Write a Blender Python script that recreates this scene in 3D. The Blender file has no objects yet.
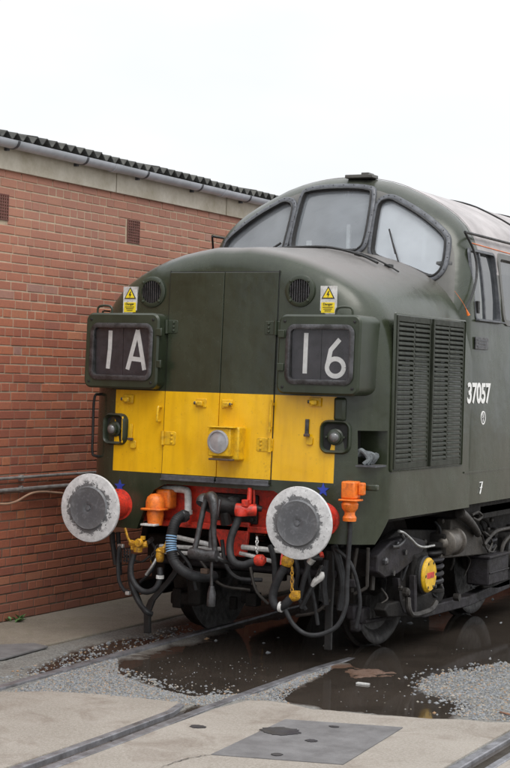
import bpy, math, random
from mathutils import Vector, Matrix
random.seed(7)
R = math.radians
scn = bpy.context.scene
COL = scn.collection
# ---------------------------------------------------------------- camera, sky, sun
cam = bpy.data.cameras.new('camera'); camo = bpy.data.objects.new('camera', cam); COL.objects.link(camo)
cam.sensor_fit = 'HORIZONTAL'; cam.sensor_width = 36.0; cam.lens = 116.95
cam.clip_start = 0.1; cam.clip_end = 2000
camo.matrix_world = Matrix(((0.88712984, -0.02669732, 0.46074711, 5.88107974),
                            (0.46069131, -0.008571, -0.88751904, -10.35631938),
                            (0.02764345, 0.99960682, 0.00469563, 2.06855552),
                            (0, 0, 0, 1)))
scn.camera = camo
W = bpy.data.worlds.new('World'); scn.world = W; W.use_nodes = True
wn = W.node_tree.nodes; wl = W.node_tree.links
SUN_EL, SUN_AZ = R(58), R(130)
sky = wn.new('ShaderNodeTexSky'); sky.sky_type = 'NISHITA'; sky.sun_disc = False
sky.sun_elevation = SUN_EL; sky.sun_rotation = SUN_AZ; sky.air_density = 1.0; sky.dust_density = 3.0
tc = wn.new('ShaderNodeTexCoord'); mp = wn.new('ShaderNodeMapping'); mp.inputs['Scale'].default_value = (1, 1, 2.6)
nz = wn.new('ShaderNodeTexNoise'); nz.inputs['Scale'].default_value = 1.6; nz.inputs['Detail'].default_value = 5; nz.inputs['Roughness'].default_value = .5
cr = wn.new('ShaderNodeValToRGB')
cr.color_ramp.elements[0].position = .38; cr.color_ramp.elements[0].color = (8.3, 8.65, 9.2, 1)
cr.color_ramp.elements[1].position = .62; cr.color_ramp.elements[1].color = (9.9, 10.0, 10.1, 1)
mx = wn.new('ShaderNodeMix'); mx.data_type = 'RGBA'; mx.inputs['Factor'].default_value = .93
wl.new(tc.outputs['Generated'], mp.inputs['Vector']); wl.new(mp.outputs['Vector'], nz.inputs['Vector'])
wl.new(nz.outputs['Fac'], cr.inputs['Fac'])
sp = wn.new('ShaderNodeSeparateXYZ'); wl.new(tc.outputs['Generated'], sp.inputs[0])
gr = wn.new('ShaderNodeMapRange'); gr.interpolation_type = 'SMOOTHSTEP'
for k_, v_ in (('From Min', .12), ('From Max', 1.0), ('To Min', 1.0), ('To Max', 2.1)): gr.inputs[k_].default_value = v_
wl.new(sp.outputs['Z'], gr.inputs['Value'])
sc_ = wn.new('ShaderNodeVectorMath'); sc_.operation = 'SCALE'; wl.new(cr.outputs['Color'], sc_.inputs[0]); wl.new(gr.outputs['Result'], sc_.inputs['Scale'])
wl.new(sky.outputs['Color'], mx.inputs['A']); wl.new(sc_.outputs[0], mx.inputs['B'])
wl.new(mx.outputs['Result'], wn['Background'].inputs['Color']); wn['Background'].inputs['Strength'].default_value = .1
sd = bpy.data.lights.new('sun', 'SUN'); sd.energy = 1.3; sd.angle = R(30); sd.color = (1, .96, .9)
so = bpy.data.objects.new('sun', sd); COL.objects.link(so)
so.rotation_euler = Vector((math.sin(SUN_AZ)*math.cos(SUN_EL), math.cos(SUN_AZ)*math.cos(SUN_EL), math.sin(SUN_EL))).to_track_quat('Z', 'Y').to_euler()
scn.view_settings.view_transform = 'Standard'; scn.view_settings.look = 'None'
scn.view_settings.exposure = 0.14; scn.view_settings.gamma = 1
scn.render.engine = 'CYCLES'

# ---------------------------------------------------------------- materials
def nodes(name):
    m = bpy.data.materials.new(name); m.use_nodes = True
    t = m.node_tree; return m, t.nodes, t.links, t.nodes['Principled BSDF']
def N(n, typ, **kw):
    o = n.new(typ)
    for k, v in kw.items():
        if k in o.inputs: o.inputs[k].default_value = v
        else: setattr(o, k, v)
    return o
def noise(n, l, vec, scale, detail=4, rough=.6, dist=0):
    o = N(n, 'ShaderNodeTexNoise', Scale=scale, Detail=detail, Roughness=rough, Distortion=dist); l.new(vec, o.inputs['Vector']); return o.outputs['Fac']
def ramp(n, l, fac, stops, interp='LINEAR'):
    r = n.new('ShaderNodeValToRGB'); r.color_ramp.interpolation = interp
    e = r.color_ramp.elements
    while len(e) < len(stops): e.new(.5)
    for i, (p, c) in enumerate(stops):
        e[i].position = p
        e[i].color = (c, c, c, 1) if isinstance(c, (int, float)) else (*c, 1)
    l.new(fac, r.inputs['Fac']); return r.outputs['Color']
def mix(n, l, fac, a, b, mode='MIX'):
    o = n.new('ShaderNodeMix'); o.data_type = 'RGBA'; o.blend_type = mode
    for s, v in (('Factor', fac), ('A', a), ('B', b)):
        if isinstance(v, (int, float)): o.inputs[s].default_value = v if s == 'Factor' else (v, v, v, 1)
        elif isinstance(v, tuple): o.inputs[s].default_value = (*v, 1)
        else: l.new(v, o.inputs[s])
    return o.outputs['Result']
def mth(n, l, op, a, b=0, c=None):
    o = n.new('ShaderNodeMath'); o.operation = op
    for i, v in enumerate((a, b, c)):
        if v is None: continue
        if isinstance(v, (int, float)): o.inputs[i].default_value = v
        else: l.new(v, o.inputs[i])
    return o.outputs[0]
def bump(n, l, p, h, strength=.3, dist=.01):
    b = N(n, 'ShaderNodeBump', Strength=strength, Distance=dist); l.new(h, b.inputs['Height']); l.new(b.outputs['Normal'], p.inputs['Normal']); return b
def coord(n, kind='Object'): return n.new('ShaderNodeTexCoord').outputs[kind]
def mat(name, c1, c2=None, rough=.5, metal=0, scale=6, bs=0, bscale=60, lo=.35, hi=.65, spec=.5, coat=0, dirt=0):
    m, n, l, p = nodes(name); v = coord(n)
    if c2 is None: c2 = tuple(x*.7 for x in c1)
    f = noise(n, l, v, scale, 5, .65)
    col = ramp(n, l, f, [(lo, c2), (hi, c1)])
    if dirt: col = mix(n, l, ramp(n, l, noise(n, l, v, scale*3.1, 7, .75, .5), [(.46, 0), (.66, dirt)]), col, (.045, .032, .024))
    l.new(col, p.inputs['Base Color'])
    r = ramp(n, l, noise(n, l, v, scale*2.3, 3), [(.3, max(.02, rough-.12)), (.7, min(1, rough+.12))]); l.new(r, p.inputs['Roughness'])
    p.inputs['Metallic'].default_value = metal; p.inputs['Specular IOR Level'].default_value = spec
    p.inputs['Coat Weight'].default_value = coat
    if bs: bump(n, l, p, noise(n, l, v, bscale, 4), bs, .01)
    return m

def paint(name, lo=.64, hi=.90, base=(.026, .0325, .018), yellow=True, dust=1.0, dustcol=(.15, .135, .128), rough=.24):
    """weathered loco green, yellow warning panel painted between fixed limits, dust lying on top surfaces"""
    m, n, l, p = nodes(name); v = coord(n)
    s = n.new('ShaderNodeSeparateXYZ'); l.new(v, s.inputs[0])
    f1 = noise(n, l, v, 2.3, 6, .65, .4)
    mpn = N(n, 'ShaderNodeMapping'); mpn.inputs['Scale'].default_value = (14, 14, 1.3); l.new(v, mpn.inputs['Vector'])
    streak = noise(n, l, mpn.outputs['Vector'], 1.2, 4, .6)
    g = mix(n, l, ramp(n, l, f1, [(.3, 0), (.72, 1)]), tuple(c*.78 for c in base), tuple(c*1.35+.003 for c in base))
    g = mix(n, l, ramp(n, l, streak, [(.5, 0), (.8, .35)]), g, tuple(c*1.6+.008 for c in base))
    specks = ramp(n, l, noise(n, l, v, 55, 3, .7), [(.66, 0), (.75, 1)])
    sc1 = ramp(n, l, noise(n, l, v, 7, 7, .85, 1.5), [(.66, 0), (.72, .4)])
    g = mix(n, l, sc1, g, (.075, .078, .062))
    g = mix(n, l, mth(n, l, 'MULTIPLY', specks, .45), g, (.10, .10, .09)); p.inputs['Specular IOR Level'].default_value = .5
    if yellow:
        ax = mth(n, l, 'ABSOLUTE', s.outputs['X'])
        k = mth(n, l, 'MULTIPLY', mth(n, l, 'LESS_THAN', ax, .932), mth(n, l, 'GREATER_THAN', s.outputs['Z'], 1.317))
        k = mth(n, l, 'MULTIPLY', k, mth(n, l, 'LESS_THAN', s.outputs['Z'], 1.937))
        k = mth(n, l, 'MULTIPLY', k, mth(n, l, 'LESS_THAN', s.outputs['Y'], .95))
        yc = mix(n, l, ramp(n, l, f1, [(.3, 0), (.7, 1)]), (.72, .39, .004), (.84, .49, .008))
        yc = mix(n, l, ramp(n, l, streak, [(.45, 0), (.8, .45)]), yc, (.44, .23, .01))
        grime = ramp(n, l, noise(n, l, v, 9, 6, .8), [(.60, 0), (.74, .6)])
        yc = mix(n, l, grime, yc, (.28, .15, .02))
        spots = ramp(n, l, noise(n, l, v, 38, 5, .8), [(.63, 0), (.69, .7)]); yc = mix(n, l, spots, yc, (.20, .11, .02))
        g = mix(n, l, k, g, yc)
    geo = n.new('ShaderNodeNewGeometry'); sn = n.new('ShaderNodeSeparateXYZ'); l.new(geo.outputs['Normal'], sn.inputs[0])
    up = ramp(n, l, sn.outputs['Z'], [(lo, 0), (hi, 1)])
    d = mth(n, l, 'MULTIPLY', mth(n, l, 'MULTIPLY', up, dust), ramp(n, l, f1, [(.2, .65), (.7, 1)]))
    g = mix(n, l, d, g, dustcol)
    l.new(g, p.inputs['Base Color'])
    r = mth(n, l, 'ADD', ramp(n, l, f1, [(.3, rough-.1), (.7, rough+.1)]), mth(n, l, 'MULTIPLY', d, .22)); l.new(r, p.inputs['Roughness'])
    mp2 = N(n, 'ShaderNodeMapping'); mp2.inputs['Scale'].default_value = (60, 60, 2.2); l.new(v, mp2.inputs['Vector'])
    h = mth(n, l, 'ADD', noise(n, l, v, 2.6, 3, .45), mth(n, l, 'MULTIPLY', noise(n, l, v, 26, 4, .6), .035))
    bump(n, l, p, h, .5, .022)
    return m
M = {}
M['nose'] = paint('nose_paint')
M['green'] = paint('green_paint', yellow=False, dust=.25)
M['louvre'] = mat('louvre_paint', (.030, .034, .024), (.018, .021, .014), .5, 0, 6, .2, spec=.25)
M['fair'] = paint('cab_fairing_paint', lo=.55, hi=1.0, yellow=False, dust=.5, dustcol=(.12, .115, .105), rough=.25, base=(.03, .037, .024))
M['box'] = paint('headcode_box_paint', base=(.022, .030, .016), yellow=False, dust=.3, rough=.4)
M['cab'] = paint('cab_paint', base=(.07, .068, .060), lo=.3, hi=.7, yellow=False, dust=.8, dustcol=(.15, .145, .135), rough=.4)
M['roof'] = mat('roof_grey', (.42, .39, .385), (.27, .25, .245), .6, scale=2.5, bs=.15)
M['yellow'] = mat('yellow_paint', (.82, .50, .008), (.60, .34, .008), .42, scale=9, dirt=.4)
M['frame'] = mat('window_frame_metal', (.115, .12, .132), (.065, .068, .075), .45, .3, 20, .2)
M['black'] = mat('black_iron', (.022, .022, .022), (.012, .011, .01), .5, .2, 12, .3, 80)
M['steel'] = mat('dull_steel', (.11, .11, .115), (.04, .039, .038), .36, .6, 14, .3, 80)
M['grime'] = mat('underframe_grime', (.017, .015, .013), (.007, .006, .0055), .75, 0, 8, .5, 50, spec=.3)
M['rubber'] = mat('rubber_hose', (.030, .031, .033), (.014, .014, .015), .55, 0, 16, .25, 90, spec=.3)
M['red'] = mat('red_paint', (.78, .05, .025), (.50, .03, .016), .4, 0, 7, .2, dirt=.75)
M['orange'] = mat('orange_paint', (.92, .22, .02), (.68, .14, .015), .42, 0, 12, .15, dirt=.45)
M['white'] = mat('white_paint', (.72, .72, .70), (.45, .44, .42), .5, 0, 15, dirt=.3)
M['marking'] = mat('white_marking', (.86, .86, .84), (.72, .72, .7), .6, 0, 30)
M['silver'] = mat('silver_pipe', (.62, .62, .6), (.3, .3, .29), .35, .6, 20)
M['cylinder'] = mat('brake_cylinder_metal', (.17, .155, .135), (.07, .06, .05), .45, .4, 10, .3)
M['blue'] = mat('blue_paint', (.03, .06, .42), (.02, .05, .3), .5)
M['bluetape'] = mat('blue_tape', (.25, .42, .62), (.15, .28, .45), .5, 0, 40)
M['brassy'] = mat('yellow_fitting', (.78, .42, .02), (.4, .18, .02), .45, .1, 25, .2, dirt=.75)
M['signyel'] = mat('sign_yellow', (.85, .66, .02), (.8, .6, .02), .45)
M['signink'] = mat('sign_ink', (.03, .03, .025), (.02, .02, .02), .5)
M['lampglass'] = mat('lamp_reflector', (.42, .42, .43), (.28, .28, .29), .15, .3, 12)
M['blind'] = mat('headcode_blind', (.058, .054, .062), (.032, .030, .034), .55, 0, 14, .1)
M['seam'] = mat('seam_dark', (.018, .018, .016), (.01, .01, .01), .8)
M['lens'] = mat('lamp_lens', (.22, .22, .22), (.12, .12, .12), .12, .3, 30)
M['cream'] = mat('cream_panel', (.55, .52, .42), (.45, .42, .33), .6, 0, 5)
M['interior'] = mat('cab_interior', (.34, .36, .36), (.25, .27, .27), .6, 0, 4)
M['cabdark'] = mat('cab_dark', (.06, .06, .06), (.04, .04, .04), .6)
M['railtop'] = mat('rail_steel', (.30, .30, .32), (.15, .145, .15), .38, .5, 8, .3, 40)
M['railrust'] = mat('rail_rust', (.12, .075, .05), (.06, .04, .03), .8, 0, 20, .4)
M['gutter'] = mat('gutter_plastic', (.50, .52, .56), (.36, .38, .40), .4, 0, 3)
M['fascia'] = mat('fascia_concrete', (.60, .55, .46), (.42, .37, .28), .85, 0, 3.5, .3, 30)
M['asbestos'] = mat('corrugated_sheet', (.085, .085, .075), (.03, .03, .028), .9, 0, 6, .5, 40)
M['mortarless'] = mat('dark_void', (.01, .01, .01), (.006, .006, .006), .9)
M['conduit'] = mat('conduit_metal', (.40, .38, .36), (.22, .2, .19), .45, .4, 12)
M['cable'] = mat('orange_brown_cable', (.42, .25, .16), (.3, .18, .12), .6)
M['weed'] = mat('weed_leaf', (.10, .20, .06), (.06, .12, .04), .6)
M['rag'] = mat('rag_cloth', (.18, .20, .205), (.07, .075, .08), .9, 0, 18, .5)
M['terracotta'] = mat('terracotta', (.19, .075, .06), (.12, .05, .04), .85)
M['mud'] = mat('mud', (.28, .14, .085), (.17, .085, .055), .6, 0, 10, .5)
M['plate'] = mat('cover_plate_tarmac', (.165, .16, .16), (.105, .10, .10), .8, 0, 5, .5, 160)
M['stain'] = mat('damp_hole', (.04, .038, .036), (.03, .028, .034), .5)

M['grime2'] = mat('bogie_grime', (.032, .029, .034), (.015, .013, .012), .6, .1, 8, .4, 50, spec=.3)
M['steel2'] = mat('grimy_steel', (.06, .055, .05), (.028, .025, .022), .5, .4, 12, .3, spec=.3)
M['cylinder2'] = mat('brake_frame_metal', (.055, .048, .04), (.028, .025, .021), .6, .2, 8, .4)

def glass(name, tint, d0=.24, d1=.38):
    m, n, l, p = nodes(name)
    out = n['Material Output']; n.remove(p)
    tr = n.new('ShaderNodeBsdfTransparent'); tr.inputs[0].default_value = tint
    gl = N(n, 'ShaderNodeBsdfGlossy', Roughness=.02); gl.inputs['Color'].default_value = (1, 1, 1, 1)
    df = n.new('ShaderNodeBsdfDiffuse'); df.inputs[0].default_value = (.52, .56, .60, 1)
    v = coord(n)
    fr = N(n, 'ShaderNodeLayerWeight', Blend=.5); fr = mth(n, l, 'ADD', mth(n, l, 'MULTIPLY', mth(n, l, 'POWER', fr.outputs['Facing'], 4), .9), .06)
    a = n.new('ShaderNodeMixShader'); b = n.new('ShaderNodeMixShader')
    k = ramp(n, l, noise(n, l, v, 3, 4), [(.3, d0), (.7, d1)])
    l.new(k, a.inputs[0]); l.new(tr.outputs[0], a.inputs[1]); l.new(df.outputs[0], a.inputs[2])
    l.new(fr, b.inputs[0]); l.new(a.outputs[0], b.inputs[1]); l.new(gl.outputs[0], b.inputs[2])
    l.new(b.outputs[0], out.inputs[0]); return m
M['glass'] = glass('window_glass', (.88, .93, .95, 1)); M['skyglass'] = glass('sky_sheen_glass', (.88, .93, .95, 1), .60, .72); M['sglass'] = glass('side_window_glass', (.5, .53, .55, 1), .03, .08)  # right windscreen: stronger pale diffuse mix paints in its brighter sky reflection

def buffer_mat():
    m, n, l, p = nodes('buffer_head_paint'); v = coord(n)
    s = n.new('ShaderNodeSeparateXYZ'); l.new(v, s.inputs[0])
    r = mth(n, l, 'SQRT', mth(n, l, 'ADD', mth(n, l, 'POWER', s.outputs['X'], 2), mth(n, l, 'POWER', s.outputs['Z'], 2)))
    info = n.new('ShaderNodeObjectInfo')
    va = n.new('ShaderNodeVectorMath'); va.operation = 'ADD'; l.new(v, va.inputs[0]); l.new(info.outputs['Location'], va.inputs[1])
    nn = noise(n, l, va.outputs[0], 16, 7, .72, .3)
    edge = mth(n, l, 'ADD', mth(n, l, 'ADD', r, mth(n, l, 'MULTIPLY', mth(n, l, 'SUBTRACT', nn, .5), .20)), mth(n, l, 'MULTIPLY', mth(n, l, 'SUBTRACT', noise(n, l, va.outputs[0], 70, 4, .8), .5), .09))
    w = ramp(n, l, edge, [(.186, 0), (.189, 1)])
    fine = noise(n, l, v, 60, 5, .8)
    chip = ramp(n, l, fine, [(.60, 1), (.63, 0)])
    wear = mix(n, l, ramp(n, l, r, [(.1, 0), (.24, 1)]), (.085, .088, .095), (.14, .14, .14))
    wear = mix(n, l, ramp(n, l, noise(n, l, v, 22, 5, .7, 1), [(.5, 0), (.7, .6)]), wear, (.21, .215, .23))
    white = mix(n, l, ramp(n, l, noise(n, l, v, 25, 4), [(.35, 0), (.7, 1)]), (.46, .46, .46), (.64, .64, .64))
    c = mix(n, l, mth(n, l, 'MULTIPLY', w, chip), wear, white); l.new(c, p.inputs['Base Color'])
    l.new(ramp(n, l, w, [(0, .42), (1, .6)]), p.inputs['Roughness'])
    bump(n, l, p, mth(n, l, 'ADD', mth(n, l, 'MULTIPLY', w, .6), mth(n, l, 'MULTIPLY', fine, .4)), .35, .004)
    return m
M['bufhead'] = buffer_mat()

def brick_mat(name, rnd):
    m, n, l, p = nodes(name)
    geo = n.new('ShaderNodeNewGeometry')
    src = geo.outputs['Random Per Island'] if rnd == 'island' else n.new('ShaderNodeObjectInfo').outputs['Random']
    pos = geo.outputs['Position']; s = n.new('ShaderNodeSeparateXYZ'); l.new(pos, s.inputs[0])
    c = ramp(n, l, src, [(0, (.31, .095, .055)), (.25, (.38, .12, .064)), (.55, (.43, .138, .070)), (.85, (.46, .155, .075)), (.92, (.33, .115, .075)), (.965, (.52, .19, .085)), (1, (.36, .20, .16))])
    big = noise(n, l, pos, .9, 4)
    c = mix(n, l, ramp(n, l, big, [(.35, 0), (.7, .35)]), c, (.22, .075, .055))
    c = mix(n, l, ramp(n, l, noise(n, l, pos, 35, 5, .7), [(.45, 0), (.75, .4)]), c, (.17, .07, .055))
    # upper courses paler, bottom courses darker
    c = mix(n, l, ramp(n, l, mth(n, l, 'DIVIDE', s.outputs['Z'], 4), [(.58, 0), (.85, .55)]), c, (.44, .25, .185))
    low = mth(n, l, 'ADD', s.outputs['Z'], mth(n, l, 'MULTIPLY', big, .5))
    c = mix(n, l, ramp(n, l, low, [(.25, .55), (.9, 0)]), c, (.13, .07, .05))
    l.new(c, p.inputs['Base Color']); p.inputs['Roughness'].default_value = .82
    bump(n, l, p, noise(n, l, pos, 90, 5, .7), .5, .006)
    return m
M['brick'] = brick_mat('brick_single', 'object'); M['bricks'] = brick_mat('brick_mass', 'island')
def mortar():
    m, n, l, p = nodes('mortar')
    geo = n.new('ShaderNodeNewGeometry'); pos = geo.outputs['Position']; s = n.new('ShaderNodeSeparateXYZ'); l.new(pos, s.inputs[0])
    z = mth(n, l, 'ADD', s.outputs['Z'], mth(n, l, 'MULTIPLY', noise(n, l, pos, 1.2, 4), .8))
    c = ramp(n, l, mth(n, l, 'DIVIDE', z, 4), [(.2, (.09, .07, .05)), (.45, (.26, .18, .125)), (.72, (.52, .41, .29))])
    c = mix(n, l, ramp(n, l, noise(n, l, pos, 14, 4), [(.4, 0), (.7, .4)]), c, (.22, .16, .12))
    l.new(c, p.inputs['Base Color']); p.inputs['Roughness'].default_value = .95
    bump(n, l, p, noise(n, l, pos, 120, 3), .5, .004); return m
M['mortar'] = mortar()

def ground_mat(name, c1, c2, c3, dirt=(.1, .07, .05), dirtamt=.5, rough=.85, wet=0):
    m, n, l, p = nodes(name); geo = n.new('ShaderNodeNewGeometry'); v = geo.outputs['Position']
    a = noise(n, l, v, 1.3, 5, .6); b = noise(n, l, v, 60, 4, .8); d = noise(n, l, v, 220, 3, .8)
    c = mix(n, l, ramp(n, l, a, [(.35, 0), (.65, 1)]), c2, c1)
    c = mix(n, l, ramp(n, l, b, [(.42, 0), (.62, .7)]), c, c3)
    c = mix(n, l, ramp(n, l, d, [(.40, .55), (.52, 0), (.6, 0), (.7, .5)]), c, tuple(x*.45 for x in c1))
    c = mix(n, l, ramp(n, l, noise(n, l, v, 2.7, 6, .7, .6), [(.5, 0), (.72, dirtamt)]), c, dirt)
    l.new(c, p.inputs['Base Color'])
    l.new(ramp(n, l, a, [(.4, rough-wet), (.6, rough)]), p.inputs['Roughness'])
    bump(n, l, p, mth(n, l, 'ADD', b, mth(n, l, 'MULTIPLY', d, .6)), .55, .008); return m
M['concrete'] = ground_mat('yard_concrete', (.31, .275, .235), (.22, .19, .155), (.40, .37, .33), (.14, .105, .08), .75)
M['pave'] = ground_mat('pavement_concrete', (.25, .215, .17), (.15, .122, .092), (.29, .26, .21), (.15, .13, .085), .7)
M['gravel'] = ground_mat('gravel_bed', (.20, .20, .19), (.12, .11, .10), (.30, .30, .29), (.09, .065, .05), .6, .8, .3)
M['earth'] = ground_mat('wet_earth', (.10, .075, .06), (.06, .045, .035), (.15, .13, .115), (.05, .035, .028), .6, .6, .35)
def damp_gravel():
    m, n, l, p = nodes('ballast_gravel'); geo = n.new('ShaderNodeNewGeometry'); v = geo.outputs['Position']
    s = n.new('ShaderNodeSeparateXYZ'); l.new(v, s.inputs[0])
    a = noise(n, l, v, 1.6, 5, .6); b = noise(n, l, v, 90, 4, .8)
    vo = N(n, 'ShaderNodeTexVoronoi', Scale=95.0); l.new(v, vo.inputs['Vector'])
    st = ramp(n, l, vo.outputs['Color'], [(.1, (.075, .075, .068)), (.5, (.15, .152, .145)), (.9, (.24, .24, .225))])
    c = mix(n, l, ramp(n, l, a, [(.4, .15), (.7, .6)]), st, (.17, .15, .125))
    wet = ramp(n, l, mth(n, l, 'ADD', mth(n, l, 'MULTIPLY', s.outputs['Z'], 60), mth(n, l, 'MULTIPLY', a, .5)), [(0, 0), (1, 1)])
    wz = mth(n, l, 'ADD', mth(n, l, 'MULTIPLY', mth(n, l, 'ADD', s.outputs['Z'], .014), 90), mth(n, l, 'MULTIPLY', mth(n, l, 'SUBTRACT', a, .5), .9))
    k = ramp(n, l, wz, [(.05, 1), (.55, 0)])
    c = mix(n, l, k, c, (.055, .043, .035))
    vs_ = n.new('ShaderNodeVectorMath'); vs_.operation = 'DISTANCE'; l.new(v, vs_.inputs[0]); vs_.inputs[1].default_value = (*(1.219, 0.455), -.01)
    rust = ramp(n, l, mth(n, l, 'ADD', vs_.outputs['Value'], mth(n, l, 'MULTIPLY', b, .06)), [(.34, 1), (.40, 0)])
    c = mix(n, l, rust, c, (.115, .068, .046)); l.new(c, p.inputs['Base Color'])
    l.new(ramp(n, l, k, [(0, .85), (1, .35)]), p.inputs['Roughness'])
    bump(n, l, p, mth(n, l, 'ADD', vo.outputs['Distance'], b), .5, .006); return m
M['gravel'] = damp_gravel()
def water():
    m, n, l, p = nodes('muddy_water'); geo = n.new('ShaderNodeNewGeometry'); v = geo.outputs['Position']
    c = ramp(n, l, noise(n, l, v, 1.8, 5, .6, .5), [(.3, (.030, .0245, .020)), (.7, (.052, .042, .034))])
    l.new(c, p.inputs['Base Color']); p.inputs['Roughness'].default_value = .06; p.inputs['IOR'].default_value = 1.33
    bump(n, l, p, noise(n, l, v, 6, 3, .5), .05, .01); return m
M['water'] = water()
def pebble_mat():
    m, n, l, p = nodes('pebbles'); geo = n.new('ShaderNodeNewGeometry')
    c = ramp(n, l, geo.outputs['Random Per Island'], [(0, (.11, .115, .12)), (.35, (.17, .18, .19)), (.6, (.22, .23, .24)), (.85, (.23, .21, .17)), (.95, (.27, .16, .08)), (1, (.33, .31, .28))])
    l.new(c, p.inputs['Base Color']); p.inputs['Roughness'].default_value = .7; return m
M['pebble'] = pebble_mat()

# ---------------------------------------------------------------- mesh helpers
def catmull(pts, k=6, closed=False):
    P = [Vector(p) for p in pts]; n = len(P); out = []
    if n < 3: return P
    rng = range(n) if closed else range(n-1)
    for i in rng:
        if closed: a, b, c, d = P[i-1], P[i], P[(i+1) % n], P[(i+2) % n]
        else: b, c = P[i], P[i+1]; a = P[i-1] if i else b*2-c; d = P[i+2] if i+2 < n else c*2-b
        for j in range(k):
            t = j/k
            out.append(.5*((2*b)+(c-a)*t+(2*a-5*b+4*c-d)*t*t+(3*b-a-3*c+d)*t**3))
    if not closed: out.append(P[-1])
    return out
class MB:
    def __init__(s): s.v = []; s.f = []
    def add(s, vs, fs):
        o = len(s.v); s.v += [tuple(v) for v in vs]; s.f += [tuple(i+o for i in f) for f in fs]; return s
    def box(s, c, d, rot=None):
        hx, hy, hz = d[0]/2, d[1]/2, d[2]/2
        vs = [Vector((x*hx, y*hy, z*hz)) for x in (-1, 1) for y in (-1, 1) for z in (-1, 1)]
        if rot is not None: vs = [rot @ v for v in vs]
        vs = [v+Vector(c) for v in vs]
        return s.add(vs, [(0, 1, 3, 2), (4, 6, 7, 5), (0, 4, 5, 1), (2, 3, 7, 6), (0, 2, 6, 4), (1, 5, 7, 3)])
    def rings(s, rs, closed=True, cap=True):
        n = len(rs[0]); vs = [v for r in rs for v in r]; fs = []
        for i in range(len(rs)-1):
            for j in range(n if closed else n-1):
                a = i*n+j; b = i*n+(j+1) % n
                fs.append((a, b, b+n, a+n))
        if cap: fs.append(tuple(range(n))[::-1]); fs.append(tuple(range((len(rs)-1)*n, len(rs)*n)))
        return s.add(vs, fs)
    def tube(s, path, r, seg=10, smooth=6, cap=True):
        P = catmull(path, smooth) if smooth > 1 and len(path) > 2 else [Vector(p) for p in path]
        up = Vector((0.13, .21, 1)).normalized(); rs = []
        for i, p in enumerate(P):
            t = (P[min(i+1, len(P)-1)]-P[max(i-1, 0)]).normalized()
            x = t.cross(up)
            if x.length < .05: x = t.cross(Vector((1, .1, 0)))
            x.normalize(); y = x.cross(t).normalized(); up = y
            rr = r(i/(len(P)-1)) if callable(r) else r
            rs.append([p+x*math.cos(a)*rr+y*math.sin(a)*rr for a in [k*2*math.pi/seg for k in range(seg)]])
        return s.rings(rs, True, cap)
    def cyl(s, a, b, r, r2=None, seg=16): 
        r2 = r if r2 is None else r2
        return s.tube([a, b], lambda t: r+(r2-r)*t, seg, 1)
    def lathe(s, prof, o, axis='-y', seg=32):
        # prof: (radius, distance along axis)
        ax = {'-y': Vector((0, -1, 0)), 'y': Vector((0, 1, 0)), 'x': Vector((1, 0, 0)), '-x': Vector((-1, 0, 0)), 'z': Vector((0, 0, 1))}[axis] if isinstance(axis, str) else Vector(axis).normalized()
        u = ax.orthogonal().normalized(); w = ax.cross(u); o = Vector(o)
        rs = [[o+ax*d+(u*math.cos(k*2*math.pi/seg)+w*math.sin(k*2*math.pi/seg))*max(r, 1e-4) for k in range(seg)] for r, d in prof]
        return s.rings(rs, True, True)
    def prism(s, poly, f, a, b):
        """poly 2d, f(u,v,w)->3d, extruded w from a to b"""
        return s.rings([[Vector(f(u, v, a)) for u, v in poly], [Vector(f(u, v, b)) for u, v in poly]])
    def build(s, name, m, parent=None, smooth=35, bevel=0, segs=2, link=True, loc=None):
        me = bpy.data.meshes.new(name)
        vs = s.v if loc is None else [tuple(Vector(v)-Vector(loc)) for v in s.v]
        me.from_pydata(vs, [], s.f); me.update()
        import bmesh
        bm = bmesh.new(); bm.from_mesh(me); bmesh.ops.recalc_face_normals(bm, faces=bm.faces); bm.to_mesh(me); bm.free()
        if smooth:
            me.polygons.foreach_set('use_smooth', [True]*len(me.polygons)); me.set_sharp_from_angle(angle=R(smooth))
        if m: me.materials.append(M[m] if isinstance(m, str) else m)
        o = bpy.data.objects.new(name, me); COL.objects.link(o)
        if loc is not None: o.location = loc
        if parent: setparent(o, parent)
        if bevel:
            b = o.modifiers.new('bevel', 'BEVEL'); b.width = bevel; b.segments = segs; b.limit_method = 'ANGLE'; b.angle_limit = R(40); b.harden_normals = False
        return o
WLOC = {}
def wloc(o):
    v = Vector(o.location); p = o.parent
    while p: v = v+Vector(p.location); p = p.parent
    return v
def setparent(o, p):
    w = wloc(o); o.parent = p; o.location = w-wloc(p)   # all parents are unrotated, so a shift is enough
    # keep procedural object coordinates equal to place coordinates
def empty(name, loc, label, cat, group=None):
    o = bpy.data.objects.new(name, None); COL.objects.link(o); o.location = loc; o.empty_display_size = .2
    tag(o, label, cat, group); return o
def tag(o, label=None, cat=None, group=None, kind=None):
    if label: o['label'] = label
    if cat: o['category'] = cat
    if group: o['group'] = group
    if kind: o['kind'] = kind
    return o
def rrect(x0, z0, x1, z1, r, k=5):
    out = []
    for cx, cz, a in ((x1-r, z1-r, 0), (x0+r, z1-r, 90), (x0+r, z0+r, 180), (x1-r, z0+r, 270)):
        for i in range(k+1):
            t = R(a+90*i/k); out.append((cx+r*math.cos(t), cz+r*math.sin(t)))
    return out
def offset(poly, d):
    """offset closed ccw/cw 2d poly outwards by d"""
    n = len(poly); ar = sum(poly[i-1][0]*poly[i][1]-poly[i][0]*poly[i-1][1] for i in range(n)); sg = 1 if ar > 0 else -1
    out = []
    for i in range(n):
        a, b, c = Vector(poly[i-1]), Vector(poly[i]), Vector(poly[(i+1) % n])
        n1 = (b-a).normalized(); n2 = (c-b).normalized(); t = (n1+n2)
        t = t.normalized() if t.length > 1e-6 else n1
        out.append((b.x+t.y*sg*d, b.y-t.x*sg*d))
    return out
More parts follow.
